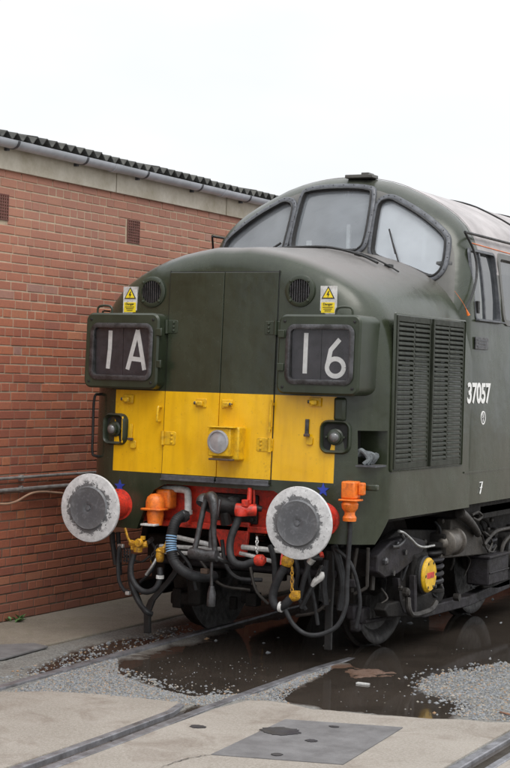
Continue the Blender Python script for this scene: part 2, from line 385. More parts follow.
def boolean(o, cutters, op='DIFFERENCE'):
    for c in cutters:
        b = o.modifiers.new('b', 'BOOLEAN'); b.operation = op; b.object = c; b.solver = 'EXACT'
    bpy.context.view_layer.update()
    dg = bpy.context.evaluated_depsgraph_get()
    me = bpy.data.meshes.new_from_object(o.evaluated_get(dg))
    o.modifiers.clear(); o.data = me
    for c in cutters: bpy.data.objects.remove(c)
    me.polygons.foreach_set('use_smooth', [True]*len(me.polygons)); me.set_sharp_from_angle(angle=R(32))
    return o
XZ = lambda u, v, w: (u, w, v)
YZ = lambda u, v, w: (w, u, v)
XY = lambda u, v, w: (u, v, w)

# ================================================================ SETTING
g = MB().box((0, 20, -.115), (400, 400, .13)).build('ground', 'earth', smooth=0); g['kind'] = 'structure'
def smoothpoly(pts, k=5, jit=.02):
    P = catmull([(x, y, 0) for x, y in pts], k, True)
    return [(p.x+random.uniform(-jit, jit), p.y+random.uniform(-jit, jit)) for p in P]
def sheet(name, poly, z0, z1, m, kind='structure', bevel=0):
    o = MB().prism(poly, XY, z0, z1).build(name, m, smooth=0, bevel=bevel); o['kind'] = kind; return o
# concrete either side of the running rail
sheet('concrete_yard', [(1.03, -9), (.985, -1.85), (.975, -1.32)] + [(1.019, -0.967), (1.132, -0.907), (1.291, -0.912), (1.482, -0.988), (1.588, -0.950), (1.734, -0.940), (1.899, -0.916), (2.024, -0.865), (2.207, -0.827), (2.366, -0.733), (2.552, -0.710), (2.655, -0.638)] + [(2.72, -.60), (2.85, -9)], -.04, 0, 'concrete', bevel=.006)
sheet('concrete_apron', [(3.03, -9), (2.93, .2), (2.90, 1.5), (2.92, 70), (60, 70), (60, -9)], -.04, -.004, 'concrete', bevel=.006)
sheet('concrete_infill', [(-.36, -9), (-.41, -1.62)] + [(-0.348, -1.623), (-0.222, -1.491), (-0.012, -1.402), (0.216, -1.341), (0.424, -1.313), (0.595, -1.290), (0.705, -1.290)] + [(.80, -1.45), (.86, -9)], -.04, .001, 'concrete', bevel=.006)
sheet('pavement', [(-2.1, -9), (-1.19, -9), (-1.307, -0.441), (-1.230, -0.274), (-1.190, -0.048), (-1.185, 0.157), (-1.188, 0.576), (-1.177, 0.999), (-1.178, 1.231), (-1.17, 3), (-1.2, 14), (-2.1, 14)], -.04, .012, 'pave', bevel=.008)
sheet('drain_cover_slab', [(-1.345, -0.630), (-1.123, -0.926), (-1.073, -0.713), (-1.115, -0.104), (-1.276, -0.055), (-1.437, -0.262)], .004, .020, 'plate', bevel=.004)
cp = sheet('cover_plate', [(1.565, -2.442), (1.490, -1.383), (2.174, -1.181), (2.265, -2.246)], -.02, .006, 'plate', bevel=.003)
def blob(px, py, a, b, z, m, name, parent=None, n=44, jit=.16):
    poly = [(px+a*math.cos(t)*(1+random.uniform(-jit, jit)), py+b*math.sin(t)*(1+random.uniform(-jit, jit))) for t in [i*2*math.pi/n for i in range(n)]]
    return MB().prism(poly, XY, z-.004, z).build(name, m, parent, smooth=0)
for q, a, b in (((1.627, -1.711), .12, .10), ((1.881, -1.838), .035, .03), ((1.876, -2.259), .03, .03), ((1.832, -1.420), .03, .02)):
    o = blob(q[0], q[1], a, b, .0105, 'stain', 'damp_patch', cp)
o = blob((1.155, -1.858)[0], (1.155, -1.858)[1], .05, .04, .005, 'stain', 'oil_stain'); o['kind'] = 'structure'
# water lying in the four foot
wp = []
wat = [
 [(-0.665, -0.974), (-0.873, -0.277), (-0.893, 0.263), (-0.813, 0.863), (-0.895, 1.727), (-0.675, 1.354), (-0.687, 0.654), (-0.663, 0.042), (-0.641, -0.569)],
 [(-0.295, -0.511), (-0.399, -0.186), (-0.426, 0.220), (-0.399, 0.695), (-0.451, 1.267), (-.45, 3.0), (-.3, 6.0), (.6, 6.0), (.72, 3.0), (0.859, 1.017), (0.876, 0.451), (0.875, -0.036), (0.901, -0.513), (0.852, -0.761), (0.698, -0.955), (0.532, -0.991), (0.309, -0.897), (0.090, -0.792), (-0.065, -0.722)],
 [(1.245, -0.847), (1.109, -0.660), (1.040, -0.281), (0.997, 0.292), (0.938, 0.913), (1.0, 3.0), (1.0, 6), (2.9, 6), (2.9, 1.3), (1.886, 1.405), (1.790, 1.024), (1.720, 0.725), (1.663, 0.445), (1.752, 0.058), (1.913, -0.041), (2.061, -0.061), (2.211, -0.278), (2.272, -0.690), (2.127, -0.792), (1.937, -0.816), (1.744, -0.840), (1.549, -0.864), (1.389, -0.823)],
]
import numpy as np
def sdf(PX, PY, poly):
    """signed distance, negative inside"""
    P = np.array(poly, float); d = np.full(PX.shape, 1e9); ins = np.zeros(PX.shape, bool)
    for i in range(len(P)):
        x1, y1 = P[i-1]; x2, y2 = P[i]
        ex, ey = x2-x1, y2-y1; L2 = ex*ex+ey*ey+1e-12
        t = np.clip(((PX-x1)*ex+(PY-y1)*ey)/L2, 0, 1)
        d = np.minimum(d, np.hypot(PX-x1-t*ex, PY-y1-t*ey))
        c = ((y1 > PY) != (y2 > PY)) & (PX < (x2-x1)*(PY-y1)/(y2-y1+1e-12)+x1); ins ^= c
    return np.where(ins, -d, d)
rng = np.random.default_rng(4)
def fbm(PX, PY, f0, octv):
    out = np.zeros(PX.shape); amp = 1; f = f0
    for o_ in range(octv):
        T = rng.random((64, 64)); u = PX*f+17.3*o_; v = PY*f+5.1*o_
        iu = np.floor(u).astype(int); iv = np.floor(v).astype(int); fu = u-iu; fv = v-iv; fu = fu*fu*(3-2*fu); fv = fv*fv*(3-2*fv)
        g_ = lambda a_, b_: T[a_ % 64, b_ % 64]
        out += amp*((g_(iu, iv)*(1-fu)+g_(iu+1, iv)*fu)*(1-fv)+(g_(iu, iv+1)*(1-fu)+g_(iu+1, iv+1)*fu)*fv-.5); amp *= .55; f *= 2.1
    return out
WATER = -.014
gx = np.arange(-1.30, 3.30, .016); gy = np.arange(-3.6, 5.2, .016)
C368 = (1.219, 0.455)
GX, GY = np.meshgrid(gx, gy, indexing='ij')
SD = np.minimum.reduce([sdf(GX, GY, [(p.x, p.y) for p in catmull([(x, y, 0) for x, y in w], 3, True)]) for w in wat])
SD = np.minimum(SD, np.where(GY > 3.2, -.1, 9))
NZ = fbm(GX, GY, 3.2, 4); NF = fbm(GX, GY, 24, 3)
SD = np.minimum(SD, sdf(GX, GY, [(.6, .75), (1.3, .70), (1.4, 3.4), (.5, 3.4)]))
HG = WATER+np.clip(SD+.055*NZ, -.25, .10)*.085+.0065*NZ+.0035*NF
HG = np.clip(HG, -.046, -.002)
mc = C368; dd = ((GX-mc[0])/.19)**2+((GY-mc[1])/.26)**2
HG = np.where(dd < 4, np.maximum(HG, WATER-.022+.031*np.exp(-dd*.9)+.014*NF+.012*NZ), HG)
RXs = np.interp(GY, [-9, -3.0, -1.44, -.6], [1.22, 1.005, .931, .905]); GXs = np.interp(GY, [-9, -6, -3.0, -2.4, -1.62, -1.2], [1.09, .98, .885, .865, .825, .80])
HG = np.where((GX > 2.76) & (GY < .1), -.036, HG)
HG = np.where((GX > GXs-.0) & (GX < RXs) & (GY < -1.25), -.030+.004*NF, HG)
me = bpy.data.meshes.new('ballast'); nx_, ny_ = GX.shape
idx = np.arange(nx_*ny_).reshape(nx_, ny_)
me.vertices.add(nx_*ny_); me.vertices.foreach_set('co', np.stack([GX, GY, HG], -1).ravel())
F = np.stack([idx[:-1, :-1], idx[1:, :-1], idx[1:, 1:], idx[:-1, 1:]], -1).reshape(-1, 4)
me.loops.add(F.size); me.loops.foreach_set('vertex_index', F.ravel().astype('i'))
me.polygons.add(len(F)); me.polygons.foreach_set('loop_start', np.arange(0, F.size, 4).astype('i'))
me.update(calc_edges=True); me.validate(); me.polygons.foreach_set('use_smooth', [True]*len(F)); me.materials.append(M['gravel'])
o = bpy.data.objects.new('ballast', me); COL.objects.link(o); o['kind'] = 'structure'
sheet('ballast_bed', [(-1.19, -9), (-.30, -9), (-.38, -3.59), (-1.19, -3.59)], -.045, -.022, 'gravel')
def gh(x, y):
    i = int(round((x-gx[0])/.016)); j = int(round((y-gy[0])/.016))
    return float(HG[i, j]) if 0 <= i < nx_ and 0 <= j < ny_ else -.045
o = MB().box((.8, 6.7, WATER-.0005), (4.3, 18.2, .001)).build('puddle_water', 'water', smooth=0); o['kind'] = 'structure'
# mud bank and paint scrap in the puddle
tag(MB().box(((1.381, 0.033)[0], (1.381, 0.033)[1], -.008), (.09, .035, .01)).build('paint_scrap', 'white'), 'small pale scrap floating beside the rusty mud patch in the puddle', 'scrap')
tag(MB().tube([(2.502, -0.380, 0.000), (2.638, -0.492, 0.010)], .006, 6).build('twig', 'mud'), 'thin pale stick lying on gravel at the right edge of the puddle', 'stick')

rc = random.Random(11)
def crack(pts, w, name='crack'):
    P = catmull([(x, y, 0) for x, y in pts], 9); lf, rg = [], []
    for i, p_ in enumerate(P):
        t = (P[min(i+1, len(P)-1)]-P[max(i-1, 0)]).normalized(); n_ = Vector((-t.y, t.x, 0)); j = rc.uniform(-.006, .006); ww = w*rc.uniform(.4, 1.2)*(1-abs(2*i/(len(P)-1)-1)**4*.7)
        lf.append((p_.x+n_.x*(j+ww), p_.y+n_.y*(j+ww))); rg.append((p_.x+n_.x*(j-ww), p_.y+n_.y*(j-ww)))
    mb = MB(); n = len(P); mb.add([(a, b, .0045) for a, b in lf+rg], [(i, i+1, n+i+1, n+i) for i in range(n-1)])
    o = mb.build(name, 'stain', smooth=0); o['kind'] = 'structure'
crack([(1.565, -2.442), (1.527, -2.539), (1.496, -2.658), (1.488, -2.854)], .004)
# rails
def rail(name, xs, w=.07, top=.012, parts=True, label=None, dip=99):
    """xs: list of (x,y) centreline"""
    e = empty(name, (xs[0][0], xs[0][1], 0), label, 'rail')
    for nm, ww, z0, z1, m in (('rail_head', w, -.028, top, 'railtop'), ('rail_web', w*.35, -.045, -.028, 'railrust')):
        mb = MB(); rs = []
        for x, y in xs: q_ = .026*max(0, min(1, (y-dip)/.9)) if ww == w else 0; rs.append([Vector((x-ww/2, y, z0)), Vector((x-ww/2, y, z1-q_)), Vector((x+ww/2, y, z1-q_)), Vector((x+ww/2, y, z0))])
        mb.rings(rs); mb.build(nm, m, e, smooth=0, bevel=.006 if nm == 'rail_head' else 0)
    return e
lx = lambda y: -.544-.0355*y
rail('running_rail', [(lx(y), y) for y in (-9, -6, -3, -1.5, 0, 1.5, 4, 20)], label='running rail with water on both sides, under the far wheel nearer the brick wall')
RX = [(1.22, -9), (1.10, -6), (1.005, -3.0), (.985, -2.4), (.931, -1.44), (.905, -.6), (.882, .4), (.868, 1.2), (.84, 2.4), (.78, 5), (.5, 20)]
rail('running_rail', RX, w=.062, top=.006, dip=.3, label='running rail sunk flush in concrete, passing under the near wheel')
grd = [(1.09, -9), (.98, -6), (.885, -3.0), (.865, -2.4), (.825, -1.62), (0.765, -1.382)]
rail('guard_rail', grd, .05, .016, label='short guard rail beside the running rail, ending at the gravel')
o = MB(); o.rings([[Vector((x+.02, y, -.03)), Vector((x+.02, y, -.018)), Vector((x+.10, y, -.018)), Vector((x+.10, y, -.03))] for x, y in grd]); o = o.build('flangeway', 'earth', smooth=0); o['kind'] = 'structure'
rail('running_rail', [(3.02, -9), (2.80, -2.0), (2.79, -1.2), (2.76, .1), (2.7, 4)], .06, .008, label='blue grey rail of the next track, in the bottom right corner')
rail('guard_rail', [(3.18, -9), (2.955, -2.0), (2.945, -1.2), (2.915, .1)], .05, .002, label='outer guard rail of the next track, rightmost strip of metal at bottom corner')
o = MB().prism([(3.04, -9), (3.16, -9), (2.93, -2), (2.89, .1), (2.79, .1), (2.83, -2)], XY, -.03, -.016).build('flangeway', 'earth', smooth=0); o['kind'] = 'structure'

# pebbles
def inpoly(x, y, P):
    c = False; n = len(P)
    for i in range(n):
        x1, y1 = P[i-1][:2]; x2, y2 = P[i][:2]
        if (y1 > y) != (y2 > y) and x < (x2-x1)*(y-y1)/(y2-y1)+x1: c = not c
    return c
pm = MB(); OCT = [(1, 0, 0), (-1, 0, 0), (0, 1, 0), (0, -1, 0), (0, 0, 1), (0, 0, -1)]
OF = [(0, 2, 4), (2, 1, 4), (1, 3, 4), (3, 0, 4), (2, 0, 5), (1, 2, 5), (3, 1, 5), (0, 3, 5)]
def pebble(x, y, r, z=None):
    z0_ = z
    a = random.random()*6.28; sx, sy, sz = r*random.uniform(.7, 1.3), r*random.uniform(.6, 1.1), r*random.uniform(.4, .8)
    z = gh(x, y)+r*.15
    if z < WATER-.010 and z0_ != 0 and random.random() < .8: return
    z = max(z, WATER-r*.1)
    pm.add([(x+(u*sx*math.cos(a)-v*sy*math.sin(a)), y+(u*sx*math.sin(a)+v*sy*math.cos(a)), z+w*sz) for u, v, w in [(p[0]+random.uniform(-.2, .2), p[1]+random.uniform(-.2, .2), p[2]+random.uniform(-.2, .2)) for p in OCT]], OF)
def scatter(poly, n, r0, r1, z=None, avoid=()):
    xs = [p[0] for p in poly]; ys = [p[1] for p in poly]; k = 0; t = 0
    while k < n and t < n*12:
        t += 1; x = random.uniform(min(xs), max(xs)); y = random.uniform(min(ys), max(ys))
        if inpoly(x, y, poly) and not any(inpoly(x, y, a) for a in avoid): pebble(x, y, random.uniform(r0, r1), z); k += 1
band1 = [(-0.294, -2.133), (-0.390, -1.694), (-0.412, -1.332), (-0.478, -0.885), (-0.515, -0.324), (-0.501, -0.105), (-0.178, -0.618), (0.138, -0.845), (0.635, -1.041), (0.852, -0.761), (0.881, -0.079), (0.906, 0.524), (0.975, 0.374), (0.986, -0.707), (0.945, -1.138), (0.728, -1.331), (0.303, -1.359), (-0.099, -1.444), (-0.348, -1.623)]
scatter(band1, 9000, .004, .011)
scatter([(-0.222, -0.457), (-0.358, 0.108), (0.178, 0.508), (0.818, 0.209), (0.766, -0.739), (0.284, -0.828)], 110, .003, .008, 0)
scatter([(1.284, -0.897), (1.254, -0.387), (1.552, 0.650), (1.782, 1.707), (1.607, 2.461), (1.155, 1.238), (2.104, -0.735), (1.549, -0.864)], 45, .003, .009, 0)
scatter([(-0.256, -1.877), (0.252, -1.515), (0.693, -1.395), (0.870, -2.474), (0.761, -3.266)], 0, .004, .008, 0)
scatter([(0.155, -0.744), (0.570, -0.794), (0.847, -0.681), (0.775, -0.473), (0.430, -0.544), (0.084, -0.425), (-0.194, -0.436)], 130, .006, .015, -.010)
scatter([(-0.178, -0.618), (0.320, -0.889), (0.724, -0.936), (0.793, -0.719), (0.665, -0.552), (0.482, -0.772), (0.079, -0.617), (-0.335, -0.343)], 220, .007, .016, -.012)
scatter([(-0.604, -1.724), (-0.762, -1.185), (-0.885, -0.286), (-0.959, 0.507), (-0.928, 1.701), (-0.681, 1.349), (-0.606, -0.184), (-0.550, -1.475)], 500, .006, .014, -.030)
scatter([(-0.719, -1.014), (-0.922, -0.152), (-0.959, 0.507), (-0.663, 0.042), (-0.545, -1.027)], 60, .008, .02, -.012)
band2 = [(0.920, -0.998), (0.906, -0.552), (0.904, 0.032), (0.888, 0.562), (0.970, 0.420), (1.051, -0.272), (1.150, -0.713), (1.284, -0.897), (1.125, -0.892)]
scatter(band2, 1800, .004, .010)
band3 = [(1.697, 0.195), (1.634, 0.518), (1.690, 0.801), (1.761, 1.104), (1.857, 1.489), (2.9, 1.4), (2.76, .5), (2.70, -.58), (2.645, -0.609), (2.408, -0.668), (2.249, -0.559), (2.166, -0.230), (1.995, -0.108), (1.861, -0.036)]
scatter(band3, 6000, .005, .014)
scatter([(1.457, 0.581), (1.549, 1.050), (1.733, 1.397), (2.087, 0.212), (2.334, -0.647), (2.107, -0.659), (1.751, -0.030)], 170, .008, .02, -.010)
scatter([(-.4, .5), (.75, .5), (.75, 5), (-.6, 5)], 80, .01, .03, -.012)
scatter([(.95, 1.0), (2.7, 1.0), (2.7, 5), (.95, 5)], 50, .01, .025, -.012)
tag(pm.build('pebbles', 'pebble', smooth=0), None, None, None, 'stuff')

# ================================================================ BRICK BUILDING
WX = -2.1
bld = empty('brick_workshop', (WX-2, 4, 0), 'long red brick workshop with pale fascia, grey gutter and corrugated eaves, behind the locomotive', 'building')
Y0, Y1 = -4.0, 16.0
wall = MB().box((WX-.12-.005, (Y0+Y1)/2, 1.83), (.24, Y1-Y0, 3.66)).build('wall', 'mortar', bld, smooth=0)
BR = {}
def brick_mesh(L):
    key = round(L, 3)
    if key not in BR:
        v = []
        for k in range(1):
            mb = MB(); hx, hy, hz = .02, L/2, .0325; b = .004
            mb.v = [(-hx, -hy, -hz), (-hx, hy, -hz), (-hx, hy, hz), (-hx, -hy, hz), (hx-b, -hy, -hz), (hx-b, hy, -hz), (hx-b, hy, hz), (hx-b, -hy, hz), (hx, -hy+b, -hz+b), (hx, hy-b, -hz+b), (hx, hy-b, hz-b), (hx, -hy+b, hz-b)]
            mb.f = [(8, 9, 10, 11), (4, 5, 9, 8), (5, 6, 10, 9), (6, 7, 11, 10), (7, 4, 8, 11), (0, 1, 5, 4), (1, 2, 6, 5), (2, 3, 7, 6), (3, 0, 4, 7)]
            v.append((mb.v, mb.f))
        BR[key] = v[0]
    return BR[key]
vents = [(.42, .60, 3.275, 3.475), (2.43, 2.63, 3.255, 3.455)]
blist = []
rb = random.Random(3)
for row in range(49):
    z = .01+row*.075+.0375
    y = Y0+rb.uniform(-.06, .06); kind = row % 2
    if 9 < row < 30 and row % 4 == 3: kind = 2
    if kind == 1: y += .05
    while y < Y1:
        if kind == 0: L = .215
        elif kind == 1: L = .1025 if rb.random() < .72 else .215
        else: L = .1025 if rb.random() < .35 else .215
        yc = y+L/2
        hit = None
        for a, b, c, d in vents:
            if z > c-.01 and z < d+.01 and y < b+.004 and y+L > a-.004: hit = (a, b)
        if hit:
            if y < hit[0]-.04: Lc = hit[0]-.005-y; blist.append((y+Lc/2, z, Lc))
            y = hit[1]+.005; continue
        blist.append((yc, z, L)); y += L+.010
vis = sorted([b for b in blist if b[0] > .44+.04*0 and b[0] < 6], key=lambda b: b[0])
single = set(vis[:300]); meshes = {}
stuff = MB()
for b in blist:
    yc, z, L = b; jx = rb.uniform(-.003, .002); jz = rb.uniform(-.0012, .0012)
    vs, fs = brick_mesh(L+.001)
    if b in single:
        key = round(L, 3)
        if key not in meshes:
            me = bpy.data.meshes.new('brick'); me.from_pydata(vs, [], fs); me.materials.append(M['brick']); meshes[key] = me
        o = bpy.data.objects.new('brick', meshes[key]); COL.objects.link(o); o.location = (WX-.02+jx, yc, z+jz); setparent(o, bld)
    else:
        stuff.add([(WX-.02+jx+v[0], yc+v[1], z+jz+v[2]) for v in vs], fs)
o = stuff.build('bricks', 'bricks', bld, smooth=0); o['kind'] = 'stuff'
for a, b, c, d in vents:
    o = MB().box((WX-.03, (a+b)/2, (c+d)/2), (.03, b-a, d-c)).build('air_brick', 'mortarless', bld, smooth=0)
    mb = MB(); nc, nr = 6, 8
    for i in range(nc+1): mb.box((WX-.008, a+(b-a)*i/nc, (c+d)/2), (.026, .011, d-c+.01))
    for j in range(nr+1): mb.box((WX-.0075, (a+b)/2, c+(d-c)*j/nr), (.024, b-a, .009))
    mb.build('grille', 'terracotta', o, smooth=0)
for y0 in [Y0+i*2.06 for i in range(10)]:
    MB().box((WX-.02, y0+1.025, 3.765), (.10, 2.045, .185)).build('fascia_panel', 'fascia', bld, smooth=0, bevel=.004)
MB().box((WX-.12, 6, 3.80), (.1, 20, .22)).build('wall_plate', 'cabdark', bld, smooth=0)
# half round gutter in lengths with joints and brackets
mb = MB()
for y0 in [Y0+i*2.0 for i in range(10)]:
    prof = [(math.cos(R(a))*.062, math.sin(R(a))*.062) for a in range(180, 361, 15)]
    ring = lambda y, s: [Vector((WX+.105+u*s, y, 3.895+v*s)) for u, v in prof]+[Vector((WX+.105+u*s*.9, y, 3.895+v*s*.9)) for u, v in prof[::-1]]
    g1 = MB().rings([ring(y0+.003, 1), ring(y0+1.997, 1)]).build('gutter', 'gutter', bld)
    MB().rings([ring(y0-.05, 1.1), ring(y0+.05, 1.1)]).build('gutter_joint', 'gutter', g1)
    for k in (.5, 1.5):
        MB().rings([ring(y0+k-.015, 1.08), ring(y0+k+.015, 1.08)]).box((WX+.04, y0+k, 3.845), (.05, .03, .05)).build('bracket', 'frame', g1, bevel=.003)
# corrugated eaves
def corr(yA, yB, z0, name):
    n = int((yB-yA)/.01167); prof = []
    for i in range(n+1):
        y = yA+(yB-yA)*i/n; prof.append((y, .026*math.cos(2*math.pi*(y-yA)/.14)))
    mb = MB(); rs = []
    top = []; 
    for x in (0, -1.4, -4.5): top.append([Vector((WX+.06+x, y, z0-x*.17+h)) for y, h in prof]+[Vector((WX+.06+x, y, z0-.009-x*.17+h)) for y, h in prof[::-1]])
    mb.rings(top); return mb.build(name, 'asbestos', bld, smooth=50)
y = Y0; i = 0
while y < Y1-.1:
    yb = min(y+.98, Y1); corr(y, yb, 3.955+(.010 if i % 2 else 0), 'roof_sheet'); y = yb-.0; i += 1
MB().box((WX-2.6, 6, 1.83), (.2, 20, 3.66)).build('back_wall', 'bricks', bld, smooth=0)
MB().box((WX-1.3, -3.85, 1.83), (2.4, .2, 3.66)).build('end_wall', 'bricks', bld, smooth=0)
# pipes and cable on the wall
e1 = empty('wall_conduit', (WX+.03, 1, 1.15), 'upper thin grey conduit running level along the brick wall', 'pipe', None)
MB().tube([(WX+.03, -4, 1.185), (WX+.03, 1.4, 1.185), (WX+.03, 12, 1.15)], .013, 8, 1).build('pipe', 'conduit', e1)
e2 = empty('wall_conduit', (WX+.03, 1, 1.1), 'lower thicker conduit with painted grey left end on the brick wall', 'pipe', None)
MB().tube([(WX+.03, -4, 1.085), (WX+.03, 12, 1.095)], .017, 8, 1).build('pipe', 'conduit', e2)
for e, z in ((e1, 1.18), (e2, 1.09)):
    for y in (-2.2, -.6, .85, 2.4, 4.0): MB().box((WX+.022, y, z), (.036, .03, .05)).build('clip', 'conduit', e, bevel=.003)
cb = MB().tube([(-2.050, 0.008, 1.045), (-2.050, 0.531, 0.985), (-2.050, 0.735, 0.990), (-2.050, 0.943, 1.045), (-2.050, 1.115, 1.053), (-2.050, 1.382, 1.031), (-2.050, 1.611, 1.019), (WX+.05, 3, 1.06), (WX+.05, 9, 1.07)], .010, 8).build('loose_cable', 'cable')
tag(cb, 'loose brown cable sagging in a curve below the conduits on the brick wall', 'cable')
# weed at the wall foot
wd = empty('weed', (-2.03, .78, .012), 'small green weed growing at the foot of the brick wall', 'plant')
wr = random.Random(5)
for i in range(16):
    a = wr.uniform(0, 6.28); l_ = wr.uniform(.05, .12); w_ = wr.uniform(.012, .022); t = wr.uniform(.2, .9)
    c0 = Vector((-2.04+wr.uniform(-.03, .03), .78+wr.uniform(-.06, .06), .012)); d = Vector((math.cos(a)*.6+.2, math.sin(a), t)).normalized(); s_ = d.cross(Vector((0, 0, 1))).normalized()
    mbw = MB().add([c0, c0+d*l_*.5+s_*w_, c0+d*l_+Vector((0, 0, -.015)), c0+d*l_*.5-s_*w_+Vector((0, 0, .004))], [(0, 1, 2, 3)]); mbw.build('leaf', 'weed', wd, smooth=0)

# ================================================================ LOCOMOTIVE
loco = empty('diesel_locomotive', (0, 9.3, 0), 'weathered dark green diesel locomotive with yellow nose panel and headcode 1A16 on wet track', 'locomotive')
L = loco
FY = .43
fy = lambda z: FY+.035*(z-1.3)
# --- nose: closed loft
half = [(0, 3.03), (.16, 3.034), (.32, 3.01), (.47, 2.982), (.62, 2.94), (.76, 2.885), (.88, 2.825), (.98, 2.762), (1.06, 2.695), (1.13, 2.615), (1.18, 2.53), (1.215, 2.43), (1.235, 2.32), (1.245, 2.2), (1.25, 2.0), (1.25, 1.6), (1.25, 1.3)]
def botz(y):
    if y < .615: return .885
    if y > .735: return 1.06
    return .885+(y-.615)/.12*.175
def nose_ring(y, rs=.38, rt=.17, lift=0, wadd=0, inner=0):
    d = y-FY
    si = rs*(1-math.sqrt(max(0, 1-(1-min(d/rs, 1))**2))) if d < rs else 0
    ti = rt*(1-math.sqrt(max(0, 1-(1-min(d/rt, 1))**2))) if d < rt else 0
    k = max(0, 1-d/.4)
    pts = []
    for x, z in half+[(1.25, botz(y))]:
        zz = z+lift*max(0, min(1, (z-2.2)/.6)); w = 1.25
        tz = max(0, min(1, (zz-2.25)/.55))
        xx = x*(w+wadd-si)/w
        zz -= ti*tz
        pts.append((xx, zz))
    full = [(-x, z) for x, z in pts[::-1]]+pts[1:]
    return [Vector((x, y+k*.035*(z-1.3), z)) for x, z in full]
ys = [FY+.38*(1-math.cos(R(a))) for a in (0, 6, 12, 19, 26, 34, 42, 50, 58, 66, 74, 82, 90)]+[.614, .736, .95, 1.2, 1.5, 1.8, 2.0, 2.12, 2.30]
ys.sort()
nr = []
for y in ys:
    t = max(0, min(1, (y-.6)/1.5)); nr.append(nose_ring(y, lift=.105*t, wadd=.035*max(0, min(1, (y-.8)/1.3))))
nose = MB().rings(nr).build('nose_shell', 'nose', None)
cut1 = MB().prism([(-.46, 1.237), (.46, 1.237), (.55, 1.19), (.60, 1.12), (.76, .7), (-.76, .7), (-.60, 1.12), (-.55, 1.19)], XZ, 0, .60).build('c', None)
pln = [(-1.225, 2.7), (-1.225, .83)]+[(-.87-.355*math.cos(R(a)), .83-.355*math.sin(R(a))) for a in range(15, 90, 15)]+[(-.87, .475), (.87, .475)]+[(.87+.355*math.sin(R(a)), .83-.355*math.cos(R(a))) for a in range(15, 90, 15)]+[(1.225, .83), (1.225, 2.7)]
cut2 = MB().prism(pln, XY, .5, 1.236).build('c', None)
pkc = MB().box((1.25, 0, 0), (.01, .01, .01)).build('c', None)
py0, py1 = .505, .70
pkc2 = MB().prism([(py0, 1.455), (py1, 1.455), (py1, 1.70), (py0, 1.70)], YZ, 1.00, 1.4).build('c', None)
bpy.data.objects.remove(pkc)
boolean(nose, [cut1, cut2, pkc2]); setparent(nose, L)
MB().box((1.01, (py0+py1)/2, 1.577), (.02, py1-py0, .25)).build('pocket_back', 'seam', L)
mb = MB()
for i in range(7):
    yy = py0+.03+i*.022; mb.tube([(1.12+.02*(i % 2), yy, 1.46), (1.15+.01*i % .03, yy+.015, 1.50+.012*(i % 3)), (1.10, yy, 1.56-.01*i), (1.06, yy, 1.52)], .016, 7)
mb.build('rag', 'rag', L)
MB().box((1.12, (py0+py1)/2, 1.448), (.22, py1-py0+.02, .012)).build('pocket_sill', 'frame', L)

# --- cab and body: hollow closed lofts
cabh = [(0, 3.79), (.14, 3.785), (.28, 3.768), (.42, 3.74), (.56, 3.695), (.70, 3.63), (.82, 3.57), (.93, 3.505), (1.02, 3.44), (1.10, 3.36), (1.165, 3.265), (1.21, 3.15), (1.245, 2.98), (1.272, 2.78), (1.29, 2.55), (1.30, 2.3), (1.31, 2.0), (1.315, 1.7), (1.315, 1.40), (1.305, 1.08)]
def wy(x, z):
    z2 = max(z, 2.6); return 2.2+.4*(z2-3.15)+.1*x*x
def cab_section(off=0, rise=0):
    f = [(-x, z) for x, z in cabh[::-1]]+cabh[1:]
    if off:
        f = [(x*(1.31-off)/1.31, z-(off if z > 2.5 else 0)*min(1, (z-2.5)/.6 if z > 2.5 else 0)) for x, z in f]
    return f
cabh = [(x*.980, z) for x, z in cabh]
sec = cab_section()
def secx(z):
    for (a, za), (b, zb_) in zip(cabh[:-1], cabh[1:]):
        if zb_ <= z <= za: return a+(b-a)*(za-z)/(za-zb_)
    return cabh[-1][0]
def cab_solid(off, yfront, yback, zb=None, fillet=.15):
    f = cab_section(off)
    if zb: f = [(x, max(z, zb)) for x, z in f]
    rings = []
    for s in (0.02, .25, .5, .72):   # front cap, concentric
        rings.append([Vector((x*s, wy(x*s, 2.4+(z-2.4)*s)+yfront, 2.4+(z-2.4)*s)) for x, z in f])
    for a in (0, 20, 40, 60, 78, 90):
        ins = fillet*(1-math.sin(R(a)))
        k = 1-ins/1.3; kz = 1-ins/1.4
        rings.append([Vector((x*k, wy(x*k, 2.4+(z-2.4)*kz)+yfront+fillet*(1-math.cos(R(a))), 2.4+(z-2.4)*kz)) for x, z in f])
    rings.append([Vector((x, 2.62+yfront, z)) for x, z in f])
    rings.append([Vector((x, yback, z)) for x, z in f])
    return MB().rings(rings)
cab = cab_solid(0, 0, 4.3).build('cab_shell', 'cab', None)
inner = cab_solid(.06, .06, 4.22, 1.75, .06).build('c', None)
# window shapes (x,z) measured on the raked front
side_w = [(.443, 3.562), (.494, 3.569), (.566, 3.538), (.734, 3.446), (.89, 3.337), (.985, 3.252), (1.012, 3.19), (1.018, 3.02), (.984, 2.942), (.921, 2.925), (.748, 2.993), (.486, 3.078), (.430, 3.122), (.416, 3.20), (.405, 3.48), (.417, 3.54)]
mid_w = [(-.31, 3.61), (-.27, 3.652), (-.14, 3.669), (0, 3.672), (.14, 3.669), (.27, 3.652), (.31, 3.61), (.325, 3.35), (.318, 3.20), (.29, 3.155), (.24, 3.137), (0, 3.137), (-.24, 3.137), (-.29, 3.155), (-.318, 3.20), (-.325, 3.35)]
def sm2(poly): return [(p.x, p.y) for p in catmull([(a, b, 0) for a, b in poly], 3, True)]
side_w = sm2(side_w); mid_w = sm2(mid_w); side_l = [(-x, z) for x, z in side_w[::-1]]
cutters = [inner]
for w in (side_w, mid_w, side_l): cutters.append(MB().prism(w, XZ, 1.7, 3.2).build('c', None))
